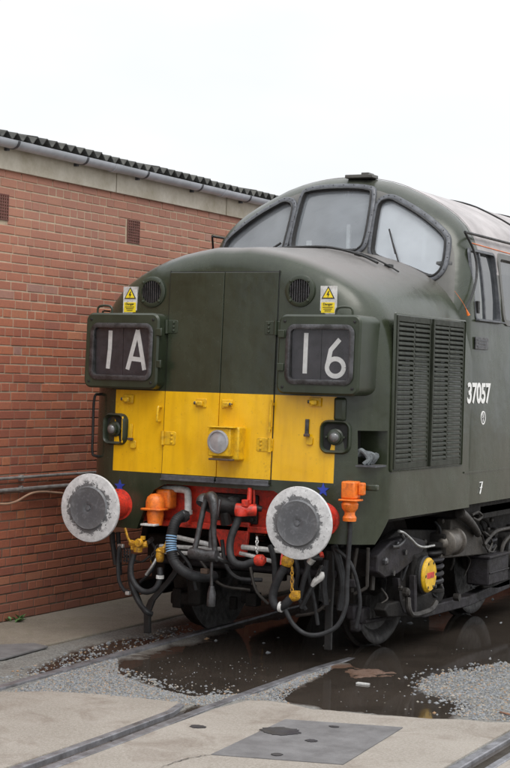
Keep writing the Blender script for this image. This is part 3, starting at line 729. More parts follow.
# side window openings both sides (y,z)
sw1 = rrect(2.40, 2.585, 3.0, 3.145, .03, 3)
for sx in (-1, 1):
    cutters.append(MB().prism(sw1, YZ, sx*1.0, sx*1.5).build('c', None))
    cutters.append(MB().prism(rrect(3.10, 2.60, 3.75, 3.13, .06, 3), YZ, sx*1.0, sx*1.5).build('c', None))
boolean(cab, cutters); cab.data.materials.append(M['roof']); cab.data.materials.append(M['interior']); cab.data.materials.append(M['green']); cab.data.materials.append(M['fair'])
for pgn in cab.data.polygons:
    c = pgn.center; nn = pgn.normal
    out = (c.x*nn.x+(c.z-2.6)*nn.z > 0) or nn.y < -.3 and c.y < 2.7
    if not out: pgn.material_index = 2
    elif c.z < 2.75 and abs(nn.x) > .8: pgn.material_index = 3
    elif c.y < 2.72 and nn.y > -.80 and abs(c.x) < 1.5 and (c.y > wy(c.x, c.z)+.012): pgn.material_index = 4
    elif c.y > 2.6 and nn.z > .18: pgn.material_index = 1
setparent(cab, L)
def on(poly, dy, f=wy): return [Vector((x, f(x, z)+dy, z)) for x, z in poly]
for w, nm in ((side_l, 'left'), (mid_w, 'mid'), (side_w, 'right')):
    inn = offset(w, -.006); outp = offset(w, .047); lip = offset(w, .010)
    fr = MB(); fr.rings([on(inn, .03), on(inn, -.012), on(lip, -.022), on(offset(w, .040), -.018), on(outp, -.010), on(outp, .01)], True, False)
    frame = fr.build('windscreen_frame', 'frame', L, smooth=50)
    seal = MB(); seal.rings([on(offset(w, -.012), -.004), on(offset(w, .004), -.034), on(offset(w, .014), -.0245), on(offset(w, .016), -.01)], True, False); seal.build('rubber_seal', 'black', frame)
    bl = MB(); per = offset(w, .034); n = len(per); step = max(1, n//22)
    for i in range(0, n, step):
        x, z = per[i]; bl.lathe([(.005, 0), (.005, .003), (.002, .005)], (x, wy(x, z)-.018, z), '-y', 8)
    bl.build('screws', 'steel', frame)['kind'] = 'stuff'
    cx_ = sum(p[0] for p in w)/len(w); cz_ = sum(p[1] for p in w)/len(w); rr = []
    for s in (.001, .5, 1.02): rr.append(on([(cx_+(x-cx_)*s, cz_+(z-cz_)*s) for x, z in w], .02))
    MB().rings(rr, True, False).build('windscreen', 'skyglass' if nm == 'right' else 'glass', L, smooth=0)
# cab interior things that show through the glass (parts of the locomotive)
MB().box((0, 3.0, 2.02), (2.4, 2.2, .05)).build('cab_floor', 'cabdark', L)
MB().box((.0, 2.42, 2.80), (2.2, .32, .5)).build('cab_desk', 'cabdark', L, bevel=.03)
for c_, d_ in (((-.27, 2.42, 3.20), (.05, .01, .08)), ((.02, 2.60, 3.22), (.035, .03, .34)), ((.25, 2.50, 3.22), (.05, .02, .16)), ((.49, 2.36, 3.20), (.05, .01, .09)), ((.76, 2.50, 3.2), (.04, .03, .6))): MB().box(c_, d_).build('cab_fitting', 'white', L, bevel=.004)
MB().box((-.02, 4.15, 2.9), (.7, .05, 1.7)).build('cab_bulkhead_door', 'cream', L, bevel=.01)
for x in (-.7, .7):
    MB().box((x, 3.2, 2.62), (.45, .45, .12)).box((x, 3.45, 2.9), (.45, .1, .5)).box((x, 3.2, 2.3), (.12, .12, .55)).build('driver_seat', 'cabdark', L, bevel=.03)
for sx in (-1, 1):
    def lean(poly, d, dy=0): return [Vector((sx*(secx(z)+d), y+dy, z)) for y, z in poly]
    fo = MB(); fo.rings([lean(offset(sw1, o_), d) for o_, d in ((-.004, -.05), (-.004, .008), (.018, .008), (.022, -.01))], True, False)
    f = fo.build('side_window_frame', 'frame', L)
    for ya_, yb_, dd in ((2.40, 2.64, -.012), (2.63, 3.0, -.028)):
        zs = [2.585, 2.75, 2.9, 3.0, 3.08, 3.14]
        MB().rings([[Vector((sx*(secx(z)+dd), ya_, z)) for z in zs], [Vector((sx*(secx(z)+dd), yb_, z)) for z in zs]], False, False).build('side_window_pane', 'sglass', L, smooth=0)
    def strip(y_, w_, d, t_, nm, mt):
        zs = [2.59, 2.75, 2.9, 3.0, 3.08, 3.135]
        MB().rings([[Vector((sx*(secx(z)+d+a_), y_+b_, z)) for a_, b_ in ((0, -w_/2), (t_, -w_/2), (t_, w_/2), (0, w_/2))] for z in zs]).build(nm, mt, L, bevel=.002)
    strip(2.635, .026, -.02, .022, 'window_post', 'frame'); strip(2.73, .07, -.08, .02, 'cream_pillar', 'cream'); strip(2.43, .05, -.11, .02, 'window_blind', 'interior'); strip(2.85, .16, -.16, .02, 'dark_view_blocker', 'cabdark'); strip(2.50, .14, -.20, .02, 'dark_view_blocker', 'cabdark')  # the dark strips are added to block the bright view through the cab
    MB().box((sx*1.262, 2.43, 2.68), (.03, .04, .10)).build('window_catch', 'black', L, bevel=.004)
    MB().box((sx*1.285, 2.70, 2.574), (.035, .64, .014)).build('window_sill', 'frame', L, bevel=.003)
    dw = rrect(3.10, 2.60, 3.75, 3.13, .06, 3)
    fo = MB(); fo.rings([lean(offset(dw, o_), d) for o_, d in ((-.004, -.05), (-.004, .012), (.045, .012), (.05, -.01))], True, False)
    fo.build('door_frame', 'cab', L)
    zs = [2.6, 2.8, 3.0, 3.13]
    MB().rings([[Vector((sx*(secx(z)-.02), y_, z)) for z in zs] for y_ in (3.10, 3.75)], False, False).build('door_window', 'sglass', L, smooth=0)
    MB().box((sx*1.0, 3.42, 2.6), (.02, .7, 1.2)).build('door_lining', 'cabdark', L)
    pg = [(1.280, 2.114, 2.650), (1.270, 2.291, 2.795), (1.250, 2.426, 2.982), (1.215, 2.437, 3.154), (1.170, 2.336, 3.308)]
    pg = [(sx*p_[0], p_[1], p_[2]-.006*i_) for i_, p_ in enumerate(pg)]; zt = pg[-1][2]; gx_ = abs(pg[-1][0])
    MB().tube(pg, .010, 6, 5).tube([pg[-1], (sx*gx_, 2.75, zt), (sx*gx_, 4.3, zt)], .012, 6, 1).build('rain_gutter', 'black', L)
    MB().tube([(sx*(secx(3.21)+.003), 2.50, 3.21), (sx*(secx(3.20)+.003), 3.2, 3.20), (sx*(secx(3.19)+.003), 4.2, 3.19)], .004, 5).build('sealant_line', 'orange', L)
# body behind the cab
body = MB().rings([[Vector((x, y, z)) for x, z in sec] for y in (4.305, 18.2)]).build('body_shell', 'green', L)
body.data.materials.append(M['roof'])
for pgn in body.data.polygons:
    if pgn.normal.z > .18: pgn.material_index = 1
for y in (2.62, 4.30, 5.6, 6.9, 8.2):
    mb = MB(); path = [(x*1.004, y, z+.006) for x, z in sec if z > 3.2]; mb.tube(path, .008 if y > 3.5 else .003, 6, 2); mb.build('roof_joint', 'black' if y > 3.5 else 'roof', L)
# horn casing on the cab roof
MB().box((.16, 2.52, 3.783), (.25, .14, .03)).box((.22, 2.51, 3.803), (.07, .12, .02)).build('horn_casing', 'cab', L, bevel=.006)

# --- nose doors
def plate(x0, z0, x1, z1, dy, th, r=.01, name='panel', m='nose', parent=None, bevel=.003):
    mb = MB(); P = rrect(x0, z0, x1, z1, r, 3)
    mb.rings([[Vector((x, fy(z)-dy-th, z)) for x, z in P], [Vector((x, fy(z)-dy+.004, z)) for x, z in P]])
    return mb.build(name, m, parent or L, bevel=bevel)
NA = -.018
for x0, x1 in ((-.485, NA-.003), (NA+.003, .43)):
    d = plate(x0, 1.285, x1, 2.835, 0, .012, .004, 'nose_door', 'nose')
    MB().box(((x0+x1)/2, fy(1.3)-.022, 1.275), (x1-x0, .03, .012)).build('drip_strip', 'frame', d, bevel=.002)
    MB().box(((x0+x1)/2, fy(1.3)-.022, 1.292), (x1-x0-.01, .012, .036)).build('bottom_strip', 'silver', d, bevel=.003).data.materials.clear()
    bs = [c for c in d.children if c.name.startswith('bottom_strip')][0]; bs.data.materials.append(M['frame'])
plate(-.492, 1.29, -.484, 2.85, 0, .004, .002, 'seam', 'seam'); plate(.429, 1.29, .437, 2.85, 0, .004, .002, 'seam', 'seam')
plate(-.492, 2.836, .437, 2.842, 0, .003, .002, 'seam', 'seam')
def fbox(px0, pz0, px1, pz1, dy, th, name, m, parent=None, r=.008, bevel=.003): return plate(px0, pz0, px1, pz1, dy, th, r, name, m, parent, bevel)
# hinges (world positions on the front)
def hinge(xc, zc, m, kn):
    h = fbox(xc-.065, zc-.05, xc+.065, zc+.05, .004, .012, 'hinge', m, None, .015)
    kb = MB().cyl((xc+kn, fy(zc)-.022, zc-.052), (xc+kn, fy(zc)-.022, zc+.052), .014, seg=12); kb.build('knuckle', m, h)
    for i in (-1, 0, 1): MB().lathe([(.011, 0), (.009, .007), (.002, .010)], (xc+(.03 if kn < 0 else -.03), fy(zc)-.016, zc+i*.03), '-y', 10).build('bolt', m, h)
hinge(-.465, 2.425, 'box', -.03); hinge(.40, 2.425, 'box', .03)
hinge(-.44, 1.585, 'yellow', -.045); hinge(.375, 1.57, 'yellow', .045)
hinge(.375, 1.57, 'yellow', .045) if False else None
# latches on the yellow panel
def latch(xc, zc, flip=1, m='yellow'):
    h = fbox(xc-.045, zc-.032, xc+.045, zc+.032, .012, .008, 'latch', m, None, .004)
    MB().box((xc, fy(zc)-.035, zc-.004), (.045, .03, .035)).build('latch_body', m, h, bevel=.006)
    MB().cyl((xc-.05*flip, fy(zc)-.036, zc), (xc+.02*flip, fy(zc)-.036, zc), .015, .012, 12).build('latch_bolt', m, h)
    MB().lathe([(.012, 0), (.012, .018), (.005, .022)], (xc-.04*flip, fy(zc)-.03, zc), '-y', 10).build('knob', 'steel', h)
for (x, z), fl in (((-0.808, 1.868), 1), ((-0.167, 1.858), 1), ((0.053, 1.857), -1), ((0.772, 1.895), 1)): latch(x, z, fl)
def grab(p0, p1, depth, r, m, name='handle'):
    a, b = Vector(p0), Vector(p1); o_ = Vector((0, -depth, 0))
    return MB().tube([a, a+o_*.7, a+o_+(b-a)*.08, b+o_+(a-b)*.08, b+o_*.7, b], r, 8, 4).build(name, m, L)
a = (-0.521, 0.443, 1.816); b = (-0.524, 0.439, 1.710); grab((a[0], a[1], a[2]), (b[0], b[1], b[2]), .045, .010, 'yellow')
a = (0.426, 0.445, 1.869); b = (0.419, 0.439, 1.694); MB().cyl((a[0], a[1]-.03, a[2]+.03), (b[0], b[1]-.03, b[2]-.03), .008, seg=8).box((a[0], a[1]-.018, a[2]), (.025, .03, .02)).box((b[0], b[1]-.018, b[2]), (.025, .03, .02)).build('locking_rod', 'yellow', L)
# hasps
def hasp(px, pz, dark=True, s=1):
    h = fbox(px-.014, pz-.02, px+.014, pz+.10, .004, .012, 'hasp', 'steel' if dark else 'yellow', None, .003)
    MB().box((px+.01, fy(pz)-.03, pz-.015), (.045, .02, .02)).build('staple', 'railrust', h, bevel=.004)
    fb = fbox(px+.0, pz-.085, px+.05, pz-.025, .004, .012, 'hasp_plate', 'yellow', h, .012)
x, z = (0.711, 1.669); hasp(x, z)
x, z = (-0.774, 1.579); hasp(x, z, False)
# central lamp
lx_, lz_ = (0.101, 1.571)
lb = MB().box((lx_, fy(lz_)-.05, lz_), (.225, .12, .245)).build('centre_lamp', 'yellow', L, bevel=.012)
MB().box((lx_-.022, fy(lz_)-.135, lz_+.008), (.185, .06, .205)).build('lamp_door', 'yellow', lb, bevel=.008)
MB().box((lx_-.01, fy(lz_)-.14, lz_+.118), (.21, .075, .010)).build('lamp_hood', 'yellow', lb, bevel=.003)
MB().box((lx_-.01, fy(lz_)-.145, lz_-.118), (.19, .05, .014)).build('lamp_drip', 'railrust', lb, bevel=.003)
MB().lathe([(.086, 0), (.086, .012), (.074, .014), (.072, .004), (.05, -.008+.014), (.02, .010), (.001, .011)], (lx_-.028, fy(lz_)-.165, lz_+.012), '-y', 28).build('lamp_glass', 'lampglass', lb)
# round vent grilles
for px, py in ((152,292), (300,291)):
    pass
for (x, z) in ((-0.646, 2.688), (0.606, 2.697)):
    v = MB().lathe([(.118, -.03), (.118, .012), (.108, .018), (.086, .018), (.084, .0)], (x, fy(z), z), '-y', 36).build('round_vent', 'box', L)
    MB().lathe([(.086, -.01), (.086, .004), (.001, .004)], (x, fy(z), z), '-y', 24).build('vent_back', 'mortarless', v)
    for i in range(-4, 5):
        h_ = math.sqrt(max(0, .084**2-(i*.0185)**2))
        MB().box((x+i*.0185, fy(z)-.011, z), (.006, .010, 2*h_)).build('vent_bar', 'steel', v)
    for a in range(4):
        t = R(45+90*a); MB().lathe([(.012, 0), (.01, .008), (.003, .011)], (x+.1*math.cos(t), fy(z)-.016, z+.1*math.sin(t)), '-y', 10).build('bolt', 'box', v)
# warning labels
def text(body, size, m, name, parent, place, thick=.0015, sx=1, bold=0, align='CENTER'):
    cu = bpy.data.curves.new(name, 'FONT'); cu.body = body; cu.size = size; cu.extrude = thick; cu.offset = bold; cu.align_x = align; cu.align_y = 'CENTER'
    o = bpy.data.objects.new(name, cu); COL.objects.link(o); bpy.context.view_layer.update()
    me = bpy.data.meshes.new_from_object(o.evaluated_get(bpy.context.evaluated_depsgraph_get())); bpy.data.objects.remove(o)
    me.materials.clear(); me.materials.append(M[m])
    for v in me.vertices: v.co = Vector(place(v.co.x*sx, v.co.y, v.co.z))
    o = bpy.data.objects.new(name, me); COL.objects.link(o)
    if parent: setparent(o, parent)
    return o
for (x, z) in ((-0.840, 2.626), (0.833, 2.632)):
    yb = fy(z)+.0635
    s = MB().box((x, yb-.055, z), (.125, .02, .205)).build('warning_label', 'white', L)
    tri = lambda s_, zz: [(x-s_*.5, zz-s_*.29), (x+s_*.5, zz-s_*.29), (x, zz+s_*.57)]
    MB().prism(tri(.105, z+.04), XZ, yb-.0675, yb-.064).build('triangle_border', 'signink', s)
    MB().prism(tri(.080, z+.04), XZ, yb-.0695, yb-.066).build('triangle', 'signyel', s)
    MB().prism([(x+.004, z+.066), (x-.012, z+.036), (x, z+.038), (x-.003, z+.016), (x+.012, z+.045), (x+.002, z+.043), (x+.010, z+.066)], XZ, yb-.0715, yb-.068).build('lightning_bolt', 'signink', s)
    MB().box((x, yb-.066, z-.055), (.105, .004, .075)).build('yellow_panel', 'signyel', s)
    text('Danger', .026, 'signink', 'danger_text', s, lambda u, v, w: (x+u, yb-.069-w, z-.030+v))
    for i in range(3): MB().box((x, yb-.069, z-.052-i*.013), (.08-.015*i, .003, .004)).build('print_line', 'signink', s)

# --- headcode boxes
def headcode(sx, glass_, chars):
    x0, x1 = (.503, 1.154) if sx > 0 else (-1.154, -.503)
    z0, z1 = 1.948, 2.522; yf = .34
    P = rrect(x0, z0, x1, z1, .062, 6)
    hb = MB()
    hb.rings([[Vector((x, yf+.035*(z-2.2), z)) for x, z in offset(P, -.014)], [Vector((x, yf+.014+.035*(z-2.2), z)) for x, z in P],
              [Vector((x+(.018*sx if abs(x) > .85 else 0), .62, z)) for x, z in P], [Vector((x*.97, .92, z)) for x, z in P]])
    box_ = hb.build('headcode_box', None, None)
    gx0, gz0, gx1, gz1 = glass_
    Q = rrect(gx0, gz0, gx1, gz1, .035, 5)
    c = MB().prism(Q, XZ, .2, .385).build('c', None); boolean(box_, [c]); box_.data.materials.clear(); box_.data.materials.append(M['box']); setparent(box_, L)
    fr = MB(); ff = lambda x, z: yf+.035*(z-2.2)
    fr.rings([on(offset(Q, -.004), .02, ff), on(offset(Q, -.002), -.012, ff), on(offset(Q, .012), -.016, ff), on(offset(Q, .034), -.008, ff), on(offset(Q, .025), .004, ff)], True, False)
    fr.build('glazing_rubber', 'steel', box_, smooth=60)
    xm = (gx0+gx1)/2
    for a, b in ((gx0, xm-.002), (xm+.002, gx1)):
        MB().box(((a+b)/2, .372, (gz0+gz1)/2), (b-a, .006, gz1-gz0)).build('blind', 'blind', box_)
    for name, strokes in chars:
        mb = MB()
        for si_, (pts, w) in enumerate(strokes):
            o1 = .3665-.0012*si_; o2 = .369-.0004*si_
            P2 = [Vector((p[0], p[2])) for p in pts]
            if len(P2) == 2: pass
            n = len(P2); lft, rgt = [], []
            for i in range(n):
                t = (P2[min(i+1, n-1)]-P2[max(i-1, 0)]).normalized(); nn = Vector((-t.y, t.x))*w/2
                lft.append(P2[i]+nn); rgt.append(P2[i]-nn)
            rs = [[Vector((l_.x, o1, l_.y)), Vector((l_.x, o2, l_.y)), Vector((r_.x, o2, r_.y)), Vector((r_.x, o1, r_.y))] for l_, r_ in zip(lft, rgt)]
            mb.rings(rs)
        mb.build(name, 'marking', box_, smooth=0)
    # clear cover glass
    MB().box((xm, .350, (gz0+gz1)/2), (gx1-gx0+.01, .004, gz1-gz0+.01)).build('cover_glass', 'hglass', box_)
    # lifting handle on top, corner screws
    hx = (x0+x1)/2+(.17 if sx > 0 else -.19)
    MB().tube([(hx-.065, .40, z1-.01), (hx-.063, .40, z1+.035), (hx-.035, .40, z1+.055), (hx+.035, .40, z1+.055), (hx+.063, .40, z1+.035), (hx+.065, .40, z1-.01)], .009, 8, 4).build('lifting_handle', 'box', box_)
    for cx_ in (x0+.05, x1-.05):
        for cz_ in (z0+.05, z1-.05):
            MB().lathe([(.011, -.01), (.010, .005), (.002, .008)], (cx_, ff(cx_, cz_), cz_), '-y', 10).build('screw', 'black', box_)
    hxx = -.503 if sx < 0 else .535
    for zz in (2.38, 2.14):
        MB().box((hxx+.0, yf+(.02 if sx < 0 else -.006), zz), (.05, .04 if sx < 0 else .02, .055)).cyl((hxx+.02, yf+.01, zz-.03), (hxx+.02, yf+.01, zz+.03), .010, seg=8).build('box_hinge', 'box', box_, bevel=.004)
    return box_
m, n, l, p = nodes('headcode_glass'); n.remove(p)
tr = n.new('ShaderNodeBsdfTransparent'); tr.inputs[0].default_value = (.95, .95, .95, 1); gl = N(n, 'ShaderNodeBsdfGlossy', Roughness=.08); ms = n.new('ShaderNodeMixShader'); frn = N(n, 'ShaderNodeFresnel', IOR=1.5)
l.new(mth(n, l, 'MULTIPLY', frn.outputs[0], .35), ms.inputs[0]); l.new(tr.outputs[0], ms.inputs[1]); l.new(gl.outputs[0], ms.inputs[2]); l.new(ms.outputs[0], n['Material Output'].inputs[0]); M['hglass'] = m
def ring_(cx_, cz_, rx, rz, a0=0, a1=360, k=22): return [(cx_+rx*math.cos(R(a0+(a1-a0)*i/k)), 0, cz_+rz*math.sin(R(a0+(a1-a0)*i/k))) for i in range(k+1)]
H6 = (0.954, 0.370, 2.146); H6t = (0.983, 0.370, 2.346); H6l = (0.878, 0.370, 2.184)
headcode(-1, ((-1.071, 0.350, 2.220)[0], (-0.835, 0.350, 2.046)[2], (-0.579, 0.350, 2.229)[0], (-0.847, 0.350, 2.411)[2]),
         [('numeral_one', [([(-0.941, 0.370, 2.387), (-0.944, 0.370, 2.238)], .034), ([(-0.944, 0.370, 2.238), (-0.957, 0.370, 2.096)], .034)]),
          ('letter_a', [([(-0.698, 0.370, 2.394), (-0.782, 0.370, 2.093)], .034), ([(-0.698, 0.370, 2.394), (-0.631, 0.370, 2.092)], .034), ([(-0.754, 0.370, 2.177), (-0.651, 0.370, 2.168)], .034)])])
headcode(1, ((0.604, 0.350, 2.250)[0], (0.845, 0.350, 2.054)[2], (1.076, 0.350, 2.258)[0], (0.833, 0.350, 2.418)[2]),
         [('numeral_one', [([(0.718, 0.370, 2.389), (0.713, 0.370, 2.098)], .034)]),
          ('numeral_six', [(ring_(H6[0], H6[2], .066, .062, 0, 360), .034), ([H6t, (0.915, 0.370, 2.270), (H6[0]-.062, 0, H6[2]+.012)], .034)])])

# --- marker lights, hand rails, stars
def marker(x, y, z, tilt):
    rot = Matrix.Rotation(tilt, 3, 'Z')
    f = lambda u, v, w: tuple(rot @ Vector((u, w, v))+Vector((x, y, z)))
    P = rrect(-.112, -.118, .112, .118, .06, 5)
    mk = MB().rings([[Vector(f(u, v, w)) for u, v in offset(P, o_)] for o_, w in ((.004, .06), (.004, -.012), (-.008, -.034), (-.022, -.018), (-.026, .02))], True, False)
    m_ = mk.build('marker_light', 'box', L, smooth=60)
    MB().rings([[Vector(f(u, v, w)) for u, v in offset(P, -.02)] for w in (.012, -.002)]).build('marker_recess', 'seam', m_)
    ax = rot @ Vector((0, -1, 0)); o_ = Vector(f(0, 0, 0))
    MB().lathe([(.06, 0), (.06, .012), (.048, .02), (.046, .045), (.036, .05)], o_, ax, 22).build('lamp_holder', 'box', m_)
    MB().lathe([(.036, .045), (.034, .056), (.026, .066), (.012, .072), (.001, .073)], o_, ax, 18).build('lamp_lens', 'lens', m_)
    for a in (0, 180): MB().lathe([(.008, 0), (.008, .02)], o_+rot @ Vector((.065*math.cos(R(a)), 0, -.0)), ax, 8).build('screw', 'box', m_)
    return m_
q = (-0.923, 0.440, 1.634); ml = marker(q[0], .45, q[2], R(-12))
q = (0.933, 0.440, 1.649); mr = marker(q[0], .45, q[2], R(12))
MB().box((q[0]+.03, .45, q[2]+.20), (.09, .05, .17)).build('lamp_conduit_cover', 'box', L, bevel=.02)
q = (-0.937, 0.440, 1.633); MB().box((-.835, .405, q[2]), (.012, .012, .20)).build('hinge_strip', 'yellow', L, bevel=.003)
hr = MB().tube([(-1.06, .62, 1.90), (-1.12, .52, 1.895), (-1.145, .48, 1.86), (-1.15, .48, 1.6), (-1.15, .48, 1.45), (-1.13, .50, 1.415), (-1.06, .62, 1.41)], .011, 8, 5).build('hand_rail', 'black', L)
MB().tube([(1.06, .62, 1.90), (1.10, .52, 1.895)], .011, 8, 1).build('hand_rail', 'black', L) if False else None
def star(x, z, r):
    P = [(x+(r if i % 2 == 0 else r*.42)*math.sin(i*math.pi/5), z+(r if i % 2 == 0 else r*.42)*math.cos(i*math.pi/5)) for i in range(10)]
    y_ = fy(z)+.001*0
    yy = nose_y(x)
    MB().prism(P, XZ, yy-.008, yy+.03).build('blue_star', 'blue', L, smooth=0)
def nose_y(x):
    ax = abs(x)
    if ax <= .87: return FY
    return FY+.38-math.sqrt(max(0, .38**2-(ax-.87)**2))
for p_ in ((119.5,486), (323,490)): pass
x, z = (-0.857, 1.200); star(x, z, .05)
x, z = (0.858, 1.266); star(x, z, .05)
# rivets low on the valance
mb = MB()
for sx in (-1, 1):
    for i in range(6):
        for j in range(2): mb.lathe([(.006, -.005), (.005, .003), (.001, .004)], (sx*(.66+.05*i), nose_y(.66+.05*i)-.001, .93+.16*j), '-y', 6)
mb.build('rivets', 'green', L)['kind'] = 'stuff'

# --- louvre doors in the nose side (both sides)
slat = {}
for sx in (-1, 1):
    for a, b in ((.742, 1.405), (1.415, 2.078)):
        z0, z1 = 1.42, 2.54; X = sx*(1.260 if a < 1 else 1.278)
        fr = MB()
        for y_ in (a+.0125, b-.0125): fr.box((X, y_, (z0+z1)/2), (.022, .025, z1-z0))
        for z_ in (z0+.022, z1-.022): fr.box((X+.0, (a+b)/2, z_), (.0215, b-a-.05, .044))
        mid = (a+b)/2; fr.box((X-.001*sx, mid, (z0+z1)/2), (.020, .022, z1-z0-.088))
        door = fr.build('louvre_door', 'louvre', L, bevel=.003)
        MB().box((X-.014*sx, mid, (z0+z1)/2), (.004, b-a-.04, z1-z0-.04)).build('louvre_backing', 'mortarless', door)
        nsl = 29; h = (z1-z0-.088)/nsl
        for ya, yb_ in ((a+.025, mid-.011), (mid+.011, b-.025)):
            W_ = yb_-ya; key = round(W_, 3)
            for i in range(nsl):
                zc = z0+.044+h*(i+.5)
                if (key, sx) not in slat:
                    sm = MB(); n_ = 5
                    pr = [(-.012, .020), (-.002, .018), (.008, .008), (.0115, -.004), (.010, -.010), (.0075, -.004), (.004, .004), (-.004, .011), (-.012, .013)]
                    sm.rings([[Vector((sx*u, y_, v)) for u, v in pr] for y_ in (-W_/2+.001, W_/2-.001)])
                    o = sm.build('louvre_slat', 'louvre', door, smooth=60, loc=None); slat[(key, sx)] = o.data
                    o.location = Vector((X, (ya+yb_)/2, zc))-wloc(door)
                else:
                    o = bpy.data.objects.new('louvre_slat', slat[(key, sx)]); COL.objects.link(o); o.location = (X, (ya+yb_)/2, zc); setparent(o, door)
    # closing bead round the pair
    MB().rings([[Vector((sx*(1.245+d+.035*max(0, y_-.8)/1.3), y_, z_)) for y_, z_ in offset(rrect(.735, 1.412, 2.085, 2.548, .01, 2), o_)] for o_, d in ((0, 0), (0, .016), (.010, .012), (.012, 0))], True, False).build('louvre_surround', 'green', L)
# nose to cab joint
for sx in (-1, 1):
    MB().tube([(sx*1.30, 2.12, 2.60), (sx*1.288, 2.10, 2.645), (sx*1.26, 2.09, 2.70), (sx*1.20, 2.06, 2.79)], lambda t: .014-.0125*min(1, t*2.5), 6, 4).build('sealant_line', 'orange', L)
# numbers, roundel, maker plate, chalk mark
nx = 1.2885
q0 = (1.318, 2.134, 1.970); q1 = (1.318, 2.757, 1.974)
text('37057', .225, 'marking', 'running_number', L, lambda u, v, w: (nx+w, (q0[1]+q1[1])/2+u, (q0[2]+q1[2])/2+v), .002, ((q1[1]-q0[1]))/(.225*2.86), .006)
q = (1.318, 2.564, 1.779)
rd = MB().lathe([(.056, -.004), (.056, .003), (.045, .003), (.045, -.004)], (nx, q[1], q[2]), 'x', 26).build('roundel', 'marking', L)
MB().lathe([(.044, -.004), (.044, .0015)], (nx, q[1], q[2]), 'x', 24).build('roundel_field', 'signink', rd)
text('51', .05, 'marking', 'roundel_text', rd, lambda u, v, w: (nx+.002+w, q[1]+u, q[2]+.016+v), .001, .9, .001)
text('A', .045, 'marking', 'roundel_text', rd, lambda u, v, w: (nx+.002+w, q[1]+u, q[2]-.022+v), .001, .9, .001)
q = (1.300, 2.491, 2.387)
pl = MB().box((1.283, q[1], q[2]), (.012, .30, .10)).build('maker_plate', 'steel', L, bevel=.003)
for i in range(3): MB().box((1.2905, q[1], q[2]+.025-.025*i), (.003, .22-.04*(i % 2), .007)).build('print_line', 'frame', pl)
q = (1.318, 2.551, 1.206); ck = MB()
ck.tube([(nx+.001, q[1]-.03, q[2]+.045), (nx+.001, q[1]+.045, q[2]+.045)], .004, 5, 1).tube([(nx+.001, q[1]+.03, q[2]+.04), (nx+.001, q[1]-.015, q[2]-.05)], .006, 5, 1).tube([(nx+.001, q[1]-.02, q[2]+.0), (nx+.001, q[1]+.03, q[2]+.004)], .004, 5, 1)
ck.build('chalk_mark', 'marking', L)
# crease line and dark opening along the lower body
MB().box((1.288, 9.2, 1.345), (.010, 14.1, .012)).build('lower_body_bead', 'green', L)
MB().box((1.284, 4.6, 1.27), (.02, 1.0, .14)).build('step_recess', 'mortarless', L)

# --- wipers and pipe along the nose top
def nt(x, y):   # nose top height
    t = max(0, min(1, (y-.6)/1.5)); z = 3.03
    ax = abs(x)
    for (a, za), (b, zb) in zip(half[:-1], half[1:]):
        if a <= ax <= b: z = za+(zb-za)*(ax-a)/(b-a); break
    return z+.105*t
MB().tube([(x, 1.75+.0*x-.35*max(0, x), nt(x, 1.75)+.018) for x in (-.9, -.6, -.3, 0, .3, .6, .78)], .011, 6, 3).build('washer_pipe', 'black', L)
MB().tube([(x, 1.84-.25*max(0, x), nt(x, 1.84)+.014) for x in (-.2, 0, .3, .6, .8, .9)], .007, 6, 3).build('washer_pipe', 'black', L)
for xx in (.52, .78, -.3): MB().box((xx, 1.70-.0*xx, nt(xx, 1.7)+.012), (.05, .08, .03)).build('pipe_clip', 'black', L, bevel=.005)
def wiper(x0, z0, x1, z1, x2, z2, pv):
    w = MB().tube([pv, (x0, wy(x0, z0)-.05, z0), (x1, wy(x1, z1)-.045, z1)], .008, 6, 2).build('wiper_arm', 'black', L)
    MB().tube([(x1+(x0-x1)*.5, wy(x1, z1)-.04+(-.05), z1+(z0-z1)*.5), (x2, wy(x2, z2)-.028, z2)], .007, 6, 1).build('wiper_blade', 'black', w)
a = (0.683, 2.120, 3.012); b = (0.595, 2.200, 3.191); c = (0.535, 2.250, 3.311)
wiper(a[0], a[2], b[0], b[2], c[0], c[2], (a[0]+.02, 2.05, a[2]-.02))
MB().box((a[0]+.01, 2.09, a[2]-.025), (.05, .06, .04)).build('wiper_spindle', 'black', L, bevel=.008)
MB().tube([(0.372, 2.080, 3.020), (0.523, 2.080, 3.014), (0.691, 2.080, 2.985)], .008, 6, 3).build('wiper_link', 'black', L)
b = (-0.441, 2.230, 3.181); c = (-0.482, 2.220, 3.155); MB().tube([(-0.509, 2.160, 3.142), (-0.426, 2.200, 3.204)], .010, 6, 1).build('wiper_arm', 'black', L)

